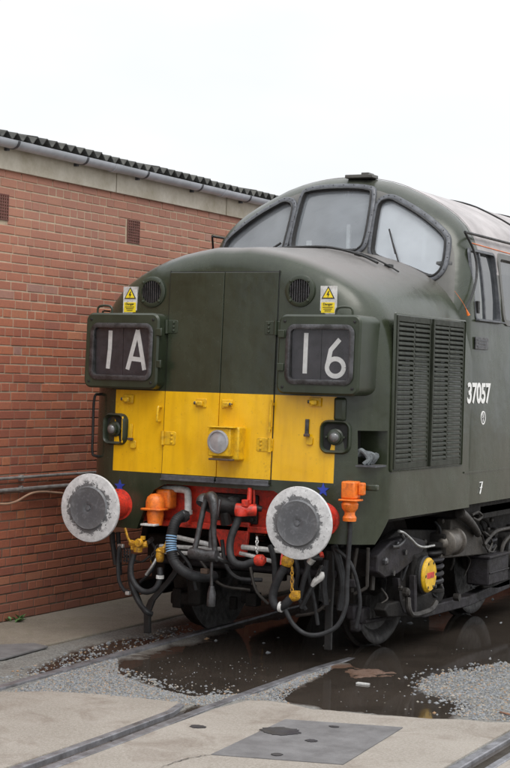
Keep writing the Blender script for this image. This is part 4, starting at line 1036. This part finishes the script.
# --- buffer beam, buffers and the gear on it
MB().box((0, .63, 1.09), (1.5, .04, .32)).build('buffer_beam', 'red', L, bevel=.004)
MB().box((0, .61, .93), (1.36, .10, .05)).build('beam_flange', 'red', L, bevel=.01)
MB().prism([(-.13, .98), (.20, .98), (.17, .72), (-.02, .72)], XZ, .56, .60).build('drawgear_bracket', 'red', L, bevel=.01)
MB().box((0, 1.5, 1.12), (2.2, 1.5, .22)).build('underframe', 'grime', L)
def buffer_(x):
    cz = 1.055; y0 = 0
    b = MB().lathe([(.125, .0), (.125, .03), (.106, .035), (.104, .20), (.098, .225), (.070, .228)], (x, FY+.02, cz), '-y', 32).build('buffer', 'red', L)
    MB().lathe([(.062, 0), (.062, .30)], (x, .40, cz), '-y', 20).build('buffer_ram', 'steel', b)
    prof = [(.10, -.035), (.24, -.022), (.254, -.012), (.256, 0), (.252, .010), (.22, .016), (.165, .020), (.155, .034), (.14, .031), (.06, .034), (.032, .034), (.026, .030), (.020, .030), (.018, .037), (.001, .038)]
    h = MB(); h.lathe(prof, (0, 0, 0), '-y', 64); o = h.build('buffer_head', 'bufhead', None, smooth=50); o.location = (x, .03, cz); setparent(o, b)
buffer_(-.8635); buffer_(.8635)
D = .40
# orange jumper receptacles
def jumper(c, s=1):
    x, y, z = c
    j = MB().box((x, y+.05, z+.045), (.13*s, .14, .12)).build('jumper_receptacle', 'orange', L, bevel=.02)
    return j
x, y, z = (-0.528, 0.450, 1.088)
j = MB().box((x+.03, .52, z+.03), (.13, .12, .15)).build('jumper_receptacle', 'orange', L, bevel=.02)
mb = MB(); mb.lathe([(.075, 0), (.075, .05), (.064, .085), (.038, .108), (.001, .115)], (x-.01, .43, z-.04), 'z', 20); mb.build('jumper_cap', 'orange', j)
MB().box((x-.01, .42, z-.045), (.175, .14, .018)).build('jumper_flange', 'orange', j, bevel=.008)
MB().lathe([(.055, 0), (.066, .08), (.06, .12)], (x-.01, .43, z-.165), 'z', 18).build('jumper_socket', 'orange', j)
MB().box((x-.02, .38, z-.16), (.12, .1, .015)).build('jumper_lip', 'white', j, bevel=.003)
x, y, z = (1.088, 0.420, 1.244)
j = MB().box((x-.01, .42, z+.035), (.105, .12, .125)).build('jumper_receptacle', 'orange', L, bevel=.012)
MB().box((x+.067, .44, z+.045), (.045, .05, .09)).build('jumper_bracket', 'orange', j, bevel=.01)
MB().box((x, .40, z-.035), (.14, .13, .014)).build('jumper_flange', 'orange', j, bevel=.005)
MB().lathe([(.050, 0), (.062, -.02), (.057, -.05), (.038, -.075), (.038, -.095), (.050, -.115), (.048, -.14)], (x-.005, .40, z-.045), 'z', 18).build('jumper_plug', 'orange', j)
MB().box((x+.12, .50, z+.055), (.09, .05, .045)).build('jumper_arm', 'green', j, bevel=.01)
MB().tube([(1.078, 0.400, 1.109), (1.089, 0.400, 0.996), (1.091, 0.380, 0.820), (1.095, 0.360, 0.610), (1.101, 0.340, 0.471), (1.061, 0.300, 0.331), (0.958, 0.260, 0.262), (0.852, 0.220, 0.257), (0.757, 0.200, 0.321), (0.682, 0.200, 0.435)], .0165, 10).build('jumper_cable', 'rubber', j)
# white pipe
wp_ = MB().tube([(-0.597, 0.560, 1.185), (-0.441, 0.550, 1.195), (-0.348, 0.540, 1.193), (-0.321, 0.540, 1.164), (-0.310, 0.530, 1.006)], .028, 12, 5).build('white_pipe', 'white', L)
MB().lathe([(.035, 0), (.035, .03)], (-0.310, 0.530, 1.014), 'z', 14).build('pipe_collar', 'white', wp_)
MB().lathe([(.03, 0), (.022, -.05)], (-0.310, 0.530, 0.999), 'z', 12).box((-0.317, 0.530, 0.945), (.05, .05, .03)).build('pipe_valve', 'red', wp_, bevel=.004)
# draw hook plate and screw coupling
MB().box((.05, .60, 1.075), (.40, .03, .22)).build('drawhook_plate', 'black', L, bevel=.01)
for x_ in (-.11, .21):
    for z_ in (1.0, 1.15): MB().lathe([(.02, 0), (.02, .02), (.012, .025)], (x_, .585, z_), '-y', 6).build('plate_bolt', 'black', L)
hk = MB().tube([(.03, .60, 1.08), (.0, .45, 1.09), (-.02, .33, 1.12), (-.03, .27, 1.15), (-.035, .24, 1.12)], lambda t: .075-.030*t, 12).build('drawhook', 'steel', L)
# shackle links
mb = MB()
mb.tube([(0.112, 0.200, 0.784), (0.094, 0.200, 0.943), (0.094, 0.200, 1.074), (0.072, 0.220, 1.159), (0.035, 0.240, 1.181), (0.003, 0.240, 1.154), (-0.023, 0.220, 1.007), (-0.041, 0.200, 0.861), (-0.058, 0.190, 0.773)], lambda t: .021+.022*math.exp(-((t-.42)/.17)**2), 12)
cl = mb.build('coupling_shackle', 'steel', L)
MB().tube([(-0.088, 0.200, 0.762), (-0.024, 0.190, 0.761), (0.052, 0.190, 0.752), (0.135, 0.190, 0.758)], .044, 12, 3).build('coupling_trunnion', 'steel', cl)
MB().tube([(0.089, 0.280, 1.157), (0.090, 0.240, 1.049), (0.076, 0.210, 0.941), (0.078, 0.200, 0.811)], .021, 10).build('coupling_link', 'steel', cl)
MB().tube([(0.122, 0.500, 1.147), (0.087, 0.440, 1.126), (0.066, 0.420, 1.059), (0.075, 0.440, 0.969)], .045, 10).build('coupling_link', 'black', cl)
MB().tube([(-0.039, 0.300, 1.148), (0.022, 0.360, 1.119), (0.073, 0.420, 1.104), (0.132, 0.500, 1.088)], .062, 12, 3).build('coupling_pin', 'black', cl)
MB().tube([(0.104, 0.200, 0.755), (0.150, 0.240, 0.726), (0.184, 0.300, 0.708)], .020, 10, 3).build('coupling_screw', 'steel', cl)
hd = MB().tube([(0.093, 0.190, 0.747), (0.093, 0.190, 0.617), (0.097, 0.190, 0.508)], .012, 8, 2).build('coupling_handle', 'steel', cl)
MB().tube([(0.098, 0.190, 0.537), (0.098, 0.190, 0.479), (0.096, 0.190, 0.391)], lambda t: .018+.014*min(1, t*2), 12, 2).build('handle_weight', 'steel', cl)
MB().box((0.022, 0.220, 0.637), (.06, .04, .04)).build('handle_pin', 'railrust', cl, bevel=.006)
# red air cock and hose
ac = MB().tube([(0.179, 0.380, 1.090), (0.252, 0.400, 1.086), (0.313, 0.440, 1.088)], .045, 12, 3).build('air_cock', 'red', L)
MB().box((0.260, 0.380, 1.139), (.05, .05, .05)).cyl((0.269, 0.420, 1.248), (0.275, 0.400, 1.132), .018, seg=10).cyl((0.286, 0.450, 1.262), (0.290, 0.450, 1.130), .012, seg=8).build('cock_handle', 'red', ac, bevel=.004)
MB().lathe([(.045, 0), (.05, .02), (.04, .05)], (0.233, 0.360, 1.044), 'z', 14).build('cock_union', 'red', ac)
MB().cyl((0.294, 0.460, 1.100), (0.342, 0.480, 1.095), .03, .02, 12).build('cock_body', 'black', ac)
MB().tube([(0.224, 0.360, 1.043), (0.204, 0.340, 0.977), (0.187, 0.300, 0.884), (0.203, 0.260, 0.786), (0.249, 0.240, 0.719), (0.323, 0.240, 0.703), (0.385, 0.260, 0.727), (0.415, 0.280, 0.742)], .028, 12).build('air_hose', 'rubber', ac)
MB().lathe([(.03, 0), (.042, .02), (.042, .06), (.02, .08)], (0.404, 0.270, 0.739), (1, .1, .1), 14).box((0.456, 0.280, 0.745), (.05, .05, .035)).build('hose_coupling', 'red', ac, bevel=.003)
def chain(a, b, name, m, parent, r=.004, sag=0):
    a, b = Vector(a), Vector(b); n_ = max(3, int((b-a).length/.028)); mb = MB()
    for i in range(n_):
        t = (i+.5)/n_; c_ = a.lerp(b, t)+Vector((0, 0, -sag*4*t*(1-t))); d = (b-a).normalized(); u = Vector((1, 0, 0)) if i % 2 else Vector((0, 1, 0))
        u = (u-d*u.dot(d)).normalized()
        mb.tube([c_+d*.019*math.cos(R(k))+u*.010*math.sin(R(k)) for k in range(0, 361, 45)], r, 5, 1)
    return mb.build(name, m, parent)
chain((0.328, 0.440, 0.891), (0.372, 0.360, 0.783), 'chain', 'silver', ac)
# thick vacuum hose, left of the coupling
vh = MB().tube([(-0.267, 0.440, 1.000), (-0.287, 0.400, 1.008), (-0.303, 0.340, 0.974), (-0.311, 0.300, 0.886), (-0.305, 0.280, 0.777), (-0.270, 0.270, 0.684), (-0.200, 0.270, 0.623), (-0.103, 0.280, 0.585), (-0.026, 0.340, 0.578), (-0.011, 0.420, 0.579)], .039, 14, 8).build('vacuum_hose', 'rubber', L)
mb = MB()
pth = catmull([(-0.287, 0.400, 1.008), (-0.303, 0.340, 0.974), (-0.311, 0.300, 0.886), (-0.305, 0.280, 0.777), (-0.270, 0.270, 0.684)], 6)
for i in range(0, len(pth)-1, 1):
    mb.tube([pth[i], pth[i]+(pth[i+1]-pth[i])*.42], .0415, 14, 1)
mb.build('hose_rib', 'rubber', vh)
for i in range(13, 20, 1): MB().tube([pth[i], pth[i]+(pth[i+1]-pth[i])*.5], .0425, 14, 1).build('blue_band', 'bluetape', vh)
MB().lathe([(.045, -.02), (.05, .0), (.03, .04)], (-0.281, 0.420, 1.007), (.8, .6, .1), 14).build('hose_clamp', 'steel', vh)
# left yellow cocks and hose
yc_ = MB().tube([(-0.703, 0.360, 0.780), (-0.619, 0.340, 0.772), (-0.561, 0.360, 0.782)], .026, 10, 3).build('brake_cock', 'brassy', L)
MB().lathe([(.034, -.03), (.038, 0), (.03, .04)], (-0.627, 0.340, 0.749), 'z', 12).build('cock_union', 'brassy', yc_)
MB().lathe([(.03, -.02), (.036, .0), (.03, .02)], (-0.602, 0.310, 0.791), '-y', 12).box((-0.580, 0.330, 0.828), (.03, .03, .03)).box((-0.671, 0.340, 0.746), (.03, .03, .03)).build('cock_body', 'brassy', yc_, bevel=.004)
MB().tube([(-0.681, 0.340, 0.768), (-0.712, 0.330, 0.819), (-0.741, 0.330, 0.893)], .009, 8, 3).build('cock_handle', 'brassy', yc_)
MB().tube([(-0.574, 0.380, 0.787), (-0.578, 0.460, 0.811)], .018, 8, 1).build('cock_pipe', 'steel', yc_)
MB().tube([(-0.661, 0.340, 0.701), (-0.673, 0.320, 0.611), (-0.649, 0.300, 0.524), (-0.587, 0.290, 0.455), (-0.508, 0.290, 0.432), (-0.437, 0.300, 0.467), (-0.416, 0.320, 0.541), (-0.430, 0.340, 0.613)], .022, 12).build('brake_hose', 'rubber', yc_)
y2 = MB().lathe([(.024, -.045), (.03, -.03), (.034, 0), (.03, .03), (.036, .04), (.02, .06)], (-0.445, 0.360, 0.700), 'z', 12).box((-0.420, 0.360, 0.747), (.05, .05, .04)).build('brake_cock', 'brassy', L, bevel=.004)
MB().tube([(-0.420, 0.360, 0.755), (-0.419, 0.400, 0.782), (-0.440, 0.450, 0.799)], .014, 8, 2).build('cock_arm', 'brassy', y2)
MB().lathe([(.031, -.012), (.031, .012)], (-0.416, 0.320, 0.549), 'z', 14).build('hose_clip', 'white', yc_)
# second loose hose behind and thin pipe at far left
MB().tube([(-0.784, 0.500, 0.633), (-0.777, 0.480, 0.520), (-0.735, 0.460, 0.410), (-0.657, 0.440, 0.312), (-0.581, 0.420, 0.261), (-0.554, 0.450, 0.244)], .021, 10).build('brake_hose', 'rubber', L)
tp = MB().tube([(-0.838, 0.450, 0.740), (-0.845, 0.420, 0.719), (-0.839, 0.400, 0.622), (-0.813, 0.380, 0.488), (-0.753, 0.360, 0.419), (-0.708, 0.360, 0.408)], .015, 8).build('thin_hose', 'rubber', L)
MB().box((-0.841, 0.440, 0.741), (.05, .03, .03)).box((-0.717, 0.360, 0.399), (.035, .035, .03)).build('hose_end', 'silver', tp, bevel=.005)
MB().tube([(-0.963, 0.500, 0.835), (-0.951, 0.500, 0.736), (-0.919, 0.500, 0.584)], .022, 8).tube([(-0.921, 0.520, 0.837), (-0.908, 0.520, 0.714), (-0.892, 0.520, 0.507)], .018, 8).build('bracket_bar', 'black', L)
tr_ = MB()
for i in range(5): tr_.box(((-0.803, 0.460, 0.719)[0], .46, (-0.803, 0.460, 0.719)[2]-i*.022), (.055, .01, .008))
for i in range(4): tr_.box(((-0.846, 0.460, 0.670)[0]+i*.025, .46, (-0.846, 0.460, 0.670)[2]), (.008, .01, .11))
tr_.build('mesh_tread', 'steel', L)
chain((-0.543, 0.380, 0.661), (-0.477, 0.380, 0.779), 'chain', 'steel', L); MB().tube([(-0.587, 0.400, 0.543), (-0.528, 0.400, 0.623), (-0.498, 0.420, 0.691)], .012, 6).build('lever', 'silver', L)
# right yellow cock, ring fitting, chain
y3 = MB().lathe([(.036, -.02), (.044, 0), (.044, .03), (.03, .05)], (0.677, 0.240, 0.744), (.3, 0, 1), 14).build('brake_cock', 'brassy', L)
MB().tube([(0.620, 0.260, 0.724), (0.616, 0.280, 0.786), (0.613, 0.300, 0.813)], .010, 6, 2).build('cock_handle', 'red', y3)
MB().tube([(0.667, 0.230, 0.716), (0.631, 0.210, 0.643), (0.599, 0.200, 0.549), (0.598, 0.190, 0.479), (0.632, 0.190, 0.432), (0.687, 0.190, 0.451), (0.736, 0.200, 0.504)], .031, 12).build('brake_hose', 'rubber', y3)
MB().lathe([(.026, -.02), (.034, 0), (.036, .03), (.026, .05)], (0.751, 0.200, 0.512), (.8, 0, .35), 14).box((0.779, 0.190, 0.537), (.05, .05, .045)).build('hose_coupling', 'brassy', y3, bevel=.005)
MB().lathe([(.038, -.012), (.038, .012)], (0.663, 0.190, 0.435), (1, 0, -.1), 14).build('hose_clip', 'white', y3)
chain((0.727, 0.220, 0.721), (0.742, 0.200, 0.547), 'chain', 'brassy', y3, .0045)
# elbow pipe, lever and pale handle on the right
ep = MB().tube([(0.867, 0.420, 0.779), (0.830, 0.380, 0.779), (0.801, 0.360, 0.757), (0.784, 0.350, 0.693), (0.760, 0.340, 0.598), (0.739, 0.340, 0.489)], .020, 10, 5).build('brake_pipe', 'rubber', L)
MB().lathe([(.026, -.02), (.028, .02)], (0.809, 0.360, 0.758), (.5, 0, .6), 12).build('pipe_elbow', 'silver', ep)
MB().tube([(0.878, 0.400, 0.724), (0.843, 0.380, 0.623), (0.792, 0.360, 0.513), (0.744, 0.350, 0.417)], .018, 8, 4).build('brake_pipe', 'rubber', L)
MB().tube([(0.822, 0.360, 0.580), (0.852, 0.360, 0.618), (0.891, 0.360, 0.650), (0.898, 0.360, 0.686)], lambda t: .014+.012*math.sin(3.1*t), 8, 4).build('pale_lever', 'white', L)
chain((0.861, 0.340, 0.650), (0.906, 0.340, 0.732), 'chain', 'steel', L)
MB().tube([(0.858, 0.420, 0.814), (0.876, 0.400, 0.788)], .016, 8, 1).build('red_fitting', 'red', L)
# life guards (iron bars ahead of the wheels), rods and white brake rigging
def bar(pts, w, t, name, m='black', par=None):
    P = [Vector(p) for p in pts]; rs = []
    for i, p in enumerate(P): rs.append([p+Vector((-w/2, -t/2, 0)), p+Vector((w/2, -t/2, 0)), p+Vector((w/2, t/2, 0)), p+Vector((-w/2, t/2, 0))])
    return MB().rings(rs).build(name, m, par or L, bevel=.006)
lgd = bar([(-0.431, 0.700, 0.642), (-0.539, 0.680, 0.482), (-0.659, 0.620, 0.323), (-0.684, 0.600, 0.231), (-0.679, 0.600, 0.069)], .056, .03, 'life_guard')
bar([(-0.894, 0.750, 0.367), (-0.817, 0.720, 0.252), (-0.739, 0.700, 0.183)], .04, .03, 'guard_stay')
bar([(0.836, 0.620, 0.818), (0.851, 0.620, 0.600), (0.851, 0.600, 0.384), (0.851, 0.600, 0.093)], .055, .03, 'life_guard')
MB().tube([(0.922, 0.500, 0.870), (0.973, 0.500, 0.730), (1.001, 0.500, 0.588), (0.983, 0.500, 0.407)], .027, 10).build('air_pipe', 'rubber', L)
MB().tube([(0.852, 0.520, 0.755), (0.851, 0.500, 0.576), (0.872, 0.500, 0.433)], .022, 8).build('air_pipe', 'rubber', L)
MB().cyl((-0.456, 0.550, 0.836), (-0.107, 0.550, 0.792), .018, seg=8).build('brake_rod', 'white', L)
MB().cyl((-0.565, 0.560, 0.751), (-0.026, 0.560, 0.767), .016, seg=8).build('brake_rod', 'white', L)
MB().cyl((-0.520, 0.560, 0.709), (-0.025, 0.560, 0.722), .016, seg=8).build('brake_rod', 'white', L)
MB().cyl((0.148, 0.550, 0.796), (0.628, 0.550, 0.786), .019, seg=8).build('brake_rod', 'white', L)
MB().cyl((0.127, 0.560, 0.749), (0.421, 0.560, 0.704), .016, seg=8).build('brake_rod', 'white', L)
MB().tube([(0.406, 0.500, 0.833), (0.442, 0.500, 0.725), (0.456, 0.500, 0.543)], .020, 8, 3).build('air_pipe', 'rubber', L)

for pts_, rad_, mt_ in (([(-0.620, 0.500, 0.798), (-0.552, 0.480, 0.713), (-0.571, 0.460, 0.576), (-0.686, 0.480, 0.474)], .011, 'rubber'), ([(-0.389, 0.500, 0.753), (-0.241, 0.460, 0.632), (-0.206, 0.500, 0.451)], .013, 'rubber'),
    ([(0.015, 0.480, 0.844), (0.076, 0.440, 0.666), (0.169, 0.460, 0.575), (0.348, 0.500, 0.571)], .016, 'rubber'), ([(0.245, 0.500, 0.666), (0.321, 0.460, 0.499), (0.403, 0.500, 0.399)], .012, 'steel2'),
    ([(0.586, 0.500, 0.824), (0.659, 0.460, 0.673), (0.638, 0.480, 0.509), (0.713, 0.500, 0.383)], .016, 'rubber'), ([(0.674, 0.520, 0.800), (0.775, 0.500, 0.461), (0.812, 0.500, 0.283)], .014, 'rubber'),
    ([(0.947, 0.480, 0.852), (1.085, 0.460, 0.735), (1.137, 0.500, 0.492), (1.112, 0.500, 0.290)], .014, 'rubber'), ([(-0.179, 0.500, 0.678), (0.019, 0.460, 0.518), (0.251, 0.500, 0.489)], .012, 'steel2'),
    ([(-0.830, 0.500, 0.660), (-0.679, 0.460, 0.629), (-0.616, 0.500, 0.676)], .009, 'steel2'), ([(0.893, 0.520, 0.469), (0.794, 0.500, 0.375), (0.624, 0.520, 0.329)], .012, 'steel2')):
    MB().tube(pts_, rad_, 8).build('small_pipe', mt_, L)
rp = random.Random(21)
for i in range(16):
    y_ = 1.0+rp.random()*2.4; z_ = rp.uniform(.35, .95); x_ = rp.uniform(1.0, 1.12)
    MB().tube([(x_, y_, z_), (x_+.05, y_+rp.uniform(-.1, .15), z_-.07), (x_+.02, y_+rp.uniform(-.1, .25), z_-rp.uniform(.1, .25))], rp.uniform(.006, .014), 7, 4).build('small_pipe', rp.choice(['steel2', 'grime', 'rubber']), L)
    MB().lathe([(.022, 0), (.022, .02), (.012, .028)], (1.10+rp.uniform(0, .04), y_+.1, z_), 'x', 6).build('frame_bolt', 'steel2', L)
# --- bogies
BX = .045
def wheelset(y, e):
    w = MB()
    for sx in (-1, 1):
        o_ = (BX+sx*.68, y, .572)
        w = MB().lathe([(.08, -.02), (.16, -.03), (.2, -.01), (.42, .0), (.50, -.02), (.60, -.035), (.602, -.008), (.574, .004), (.570, .105), (.55, .11), (.50, .098), (.46, .06), (.2, .05), (.16, .10), (.12, .11), (.001, .11)], o_, 'x' if sx > 0 else '-x', 56).build('wheel', 'wheel', e, smooth=40)
    MB().cyl((BX-.68, y, .572), (BX+.68, y, .572), .10, seg=20).build('axle', 'grime', e)
M['wheel'] = mat('wheel_steel', (.035, .030, .026), (.014, .012, .011), .55, .4, 9, .3)
def bogie(yc, near=True):
    e = MB().box((BX, yc, .78), (1.9, .5, .16)).build('bogie', 'grime', L, bevel=.02)
    for sx in (-1, 1):
        # outer side frame, cut profile (y,z)
        P = [(yc-2.62, .70), (yc-2.58, .86), (yc-2.3, .93), (yc-1.4, .86), (yc-.9, 1.0), (yc+.9, 1.0), (yc+1.4, .86), (yc+2.3, .93), (yc+2.58, .86), (yc+2.62, .70), (yc+2.3, .62), (yc+1.6, .66), (yc+1.2, .74), (yc-1.2, .74), (yc-1.6, .66), (yc-2.3, .62)]
        MB().prism(P, YZ, sx*1.0, sx*1.06).build('bogie_frame', 'grime', e, bevel=.01)
    for i, dy in enumerate((-2.06, .05, 2.06)):
        wheelset(yc+dy, e)
        for sx in (-1, 1):
            ya = yc+dy; X = sx*1.05
            MB().box((X, ya, .57), (.22, .30, .34)).build('axlebox', 'grime', e, bevel=.03)
            MB().prism([(ya-.30, .38), (ya-.24, .80), (ya-.17, .80), (ya-.17, .40), (ya+.17, .40), (ya+.17, .80), (ya+.24, .80), (ya+.30, .38), (ya+.26, .33), (ya-.26, .33)], YZ, sx*.98, sx*1.10).build('horn_guide', 'grime', e, bevel=.01)
            for s_ in ((1,) if i == 0 else (-1, 1)):
                sp = MB(); yy = ya+s_*.42
                pts = [(X+sx*.02+.085*math.cos(t*6.283), yy+.085*math.sin(t*6.283), .42+.32*t/5.5) for t in [k/14 for k in range(int(14*5.5)+1)]]
                sp.tube(pts, .021, 8, 1); sp.build('coil_spring', 'spring', e)
                MB().lathe([(.11, 0), (.11, .03)], (X+sx*.02, yy, .39), 'z', 18).build('spring_seat', 'grime', e, bevel=.005); MB().lathe([(.11, 0), (.11, .04)], (X+sx*.02, yy, .75), 'z', 18).build('spring_seat', 'grime', e, bevel=.005)
            MB().prism([(ya-.62, .36), (ya-.56, .40), (ya+.56, .40), (ya+.62, .36), (ya+.56, .30), (ya+.2, .26), (ya-.2, .26), (ya-.56, .30)], YZ, sx*1.02, sx*1.12).build('equaliser_beam', 'grime', e, bevel=.012)
            MB().lathe([(.15, 0), (.15, .03), (.138, .045)], (sx*1.16, ya, .57), 'x' if sx > 0 else '-x', 30).build('axlebox_rim', 'black', e)
            cv = MB().lathe([(.135, 0), (.135, .014), (.118, .034), (.001, .028)], (sx*1.20, ya, .57), 'x' if sx > 0 else '-x', 30).build('axlebox_cover', 'yellow', e)
    return e
M['spring'] = mat('spring_steel', (.03, .028, .034), (.014, .013, .012), .5, .2, 12)
bg = bogie(3.69); bg2 = bogie(14.9)
xo = 1.2
AY = 1.63
MB().box((1.2295, AY, .57), (.005, .236, .045)).build('red_stripe', 'red', L)
for t in (60, 120, 240, 300, 0, 180):
    MB().lathe([(.013, 0), (.012, .010)], (1.226, AY+.105*math.cos(R(t)), .57+.105*math.sin(R(t))), 'x', 6).build('cover_bolt', 'black', L)
# brake cylinder with mounting, pipe
q = (1.160, 2.065, 0.781)
bc = MB().lathe([(.02, -.045), (.035, -.035), (.05, -.012), (.095, -.008), (.105, .0), (.108, .02), (.100, .03), (.100, .20), (.115, .205), (.115, .235), (.06, .24)], (1.16, q[1], q[2]), 'y', 30).build('brake_cylinder', 'cylinder', L)
MB().box((1.10, q[1]+.18, q[2]-.01), (.18, .42, .17)).build('cylinder_mount', 'grime', bc, bevel=.015)
MB().box((1.17, q[1]+.33, q[2]-.0), (.05, .16, .05)).build('cylinder_rod', 'cylinder', bc, bevel=.01)
q2 = (1.140, 2.754, 0.643); q3 = (1.140, 3.204, 0.606)
MB().prism([(q[1]+.15, q[2]+.18), (q[1]+.35, q[2]+.20), (q3[1]+.02, q3[2]+.05), (q3[1], q3[2]-.005), (q[1]-.05, q[2]-.12), (q[1]-.02, q[2]-.07), (q[1]+.15, q[2]-.06)], YZ, 1.04, 1.17).build('brake_frame', 'cylinder2', L, bevel=.01)
M_ = None
MB().tube([(1.200, 1.041, 0.951), (1.200, 1.140, 0.930), (1.200, 1.283, 0.874), (1.200, 1.408, 0.819), (1.200, 1.554, 0.792), (1.200, 1.765, 0.788)], .010, 8, 5).build('air_pipe', 'silver', L)
# front headstock bracket and brake hangers near the first wheel
MB().prism([(0.799, 0.782), (1.056, 0.872), (1.451, 0.880), (1.767, 0.818), (1.688, 0.739), (1.386, 0.657), (1.191, 0.614), (0.942, 0.607), (0.789, 0.666)], YZ, 1.04, 1.14).build('front_bracket', 'grime2', L, bevel=.012)
MB().lathe([(.03, 0), (.03, .02), (.018, .03)], (1.140, 1.136, 0.836), 'x', 6).lathe([(.03, 0), (.03, .02), (.018, .03)], (1.140, 0.914, 0.735), 'x', 6).lathe([(.022, 0), (.022, .02)], (1.140, 1.074, 0.632), 'x', 6).lathe([(.022, 0), (.022, .02)], (1.140, 1.298, 0.770), 'x', 6).build('bracket_bolts', 'steel', L)
MB().tube([(1.160, 1.179, 0.917), (1.170, 1.218, 0.869), (1.170, 1.103, 0.833), (1.170, 0.987, 0.835)], .014, 8, 4).build('brake_lever', 'steel', L)
bar([(1.100, 1.251, 0.575), (1.100, 1.303, 0.403), (1.100, 1.390, 0.302), (1.100, 1.762, 0.260)], .05, .04, 'brake_hanger', 'grime2')
bar([(1.150, 1.468, 0.581), (1.160, 1.458, 0.391), (1.160, 1.467, 0.268)], .05, .05, 'horn_tie', 'grime2')
MB().tube([(1.170, 1.330, 0.421), (1.190, 1.307, 0.335), (1.190, 1.412, 0.285), (1.190, 1.744, 0.285), (1.180, 1.895, 0.331)], .022, 8, 3).build('step_bracket', 'steel2', L)
MB().lathe([(.035, 0), (.035, .03), (.02, .045)], (1.170, 1.247, 0.475), 'x', 10).build('pivot_pin', 'steel2', L); MB().lathe([(.03, 0), (.032, .05)], (1.140, 2.403, 0.313), 'x', 10).build('pivot_pin', 'steel2', L)
MB().cyl((0.950, 1.015, 0.256), (1.000, 1.436, 0.249), .018, seg=8).build('brake_rod', 'grime2', L)
MB().box((0.900, 1.070, 0.298), (.10, .14, .12)).box((0.880, 1.028, 0.226), (.08, .1, .1)).box((0.850, 1.015, 0.322), (.08, .08, .12)).build('brake_block', 'grime2', L, bevel=.02)
MB().tube([(1.050, 1.102, 0.810), (1.050, 0.943, 0.659), (1.050, 0.916, 0.514)], .018, 8, 3).build('air_pipe', 'steel2', L)
MB().tube([(1.081, 0.550, 0.856), (1.055, 0.550, 0.660), (1.051, 0.550, 0.537)], .014, 8, 3).tube([(1.167, 0.550, 0.862), (1.153, 0.580, 0.629), (1.147, 0.580, 0.571), (1.063, 0.560, 0.523)], .013, 8, 2).build('step_iron', 'steel2', L)
MB().box((1.041, 0.550, 0.601), (.09, .06, .06)).build('step_clamp', 'grime2', L, bevel=.01)
# sand box, damper, pipes at right
q = (1.240, 3.160, 0.472)
sb = MB().box((1.14, q[1]+.05, q[2]), (.20, .52, .235)).build('sand_box', 'grime2', L, bevel=.015)
MB().box((1.14, q[1]+.05, q[2]+.125), (.23, .56, .02)).box((1.245, q[1]+.05, q[2]-.01), (.012, .50, .012)).build('sand_box_lid', 'grime2', sb, bevel=.004)
MB().tube([(1.240, 2.217, 1.016), (1.240, 2.359, 0.967), (1.220, 2.586, 0.886), (1.200, 2.769, 0.805)], lambda t: .045-.015*t, 12, 4).build('damper', 'steel2', L)
MB().tube([(1.240, 2.499, 0.983), (1.240, 2.642, 0.999), (1.240, 2.742, 0.959), (1.240, 2.647, 0.932), (1.240, 2.525, 0.957)], .011, 8, 4).build('lifting_eye', 'steel2', L)
mb = MB(); mb.tube([(1.200, 2.926, 0.701), (1.200, 3.072, 0.758), (1.200, 3.248, 0.797), (1.200, 3.593, 0.799), (1.200, 4.155, 0.778)], .016, 8)
mb.tube([(1.200, 3.032, 0.634), (1.200, 3.127, 0.703), (1.200, 3.045, 0.768), (1.200, 2.916, 0.811)], .010, 8); mb.tube([(1.200, 3.349, 0.538), (1.200, 3.417, 0.663), (1.200, 3.598, 0.737)], .018, 8)
mb.tube([(1.200, 2.869, 0.790), (1.200, 2.978, 0.672), (1.200, 3.134, 0.625), (1.200, 3.233, 0.669)], .008, 6)
mb.build('air_pipe', 'steel2', L)
MB().box((.95, 3.4, .98), (.5, 1.2, .12)).build('bolster', 'grime', L, bevel=.01)
MB().prism([(1.821, 0.208), (2.846, 0.189), (3.878, 0.236), (3.870, 0.326), (2.839, 0.274), (1.922, 0.291)], YZ, 1.02, 1.12).build('brake_beam', 'grime2', L, bevel=.01)
# dark headstock behind the hoses
MB().box((BX, .98, .70), (1.9, .10, .20)).build('bogie_headstock', 'grime', L, bevel=.02)
MB().cyl((-.75, .80, .62), (.80, .80, .62), .03, seg=10).build('cross_rod', 'grime2', L)
for c_, d_ in (((-.45, .95, .42), (.12, .12, .30)), ((-.58, 1.02, .30), (.25, .1, .10)), ((.5, 1.0, .42), (.12, .12, .3))): MB().box(c_, d_).build('brake_gear', 'grime', L, bevel=.02)
mb = MB(); rr_ = random.Random(8)
for i in range(26):
    x_ = rr_.uniform(-.8, .85); z_ = rr_.uniform(.25, .85); mb = MB().box((x_, rr_.uniform(.95, 1.4), z_), (rr_.uniform(.03, .12), rr_.uniform(.03, .12), rr_.uniform(.04, .18))); mb.build('brake_rigging', 'grime', L, bevel=.008)
MB().box((0, 9, .88), (1.5, 2.6, .7)).build('fuel_tank', 'grime', L, bevel=.05)
MB().box((0, 10, 1.02), (2.4, 15.5, .10)).build('solebar', 'grime', L)
for o_ in bpy.data.objects:
    if o_.name.startswith('c.') or o_.name == 'c': print('LEFT', o_.name)
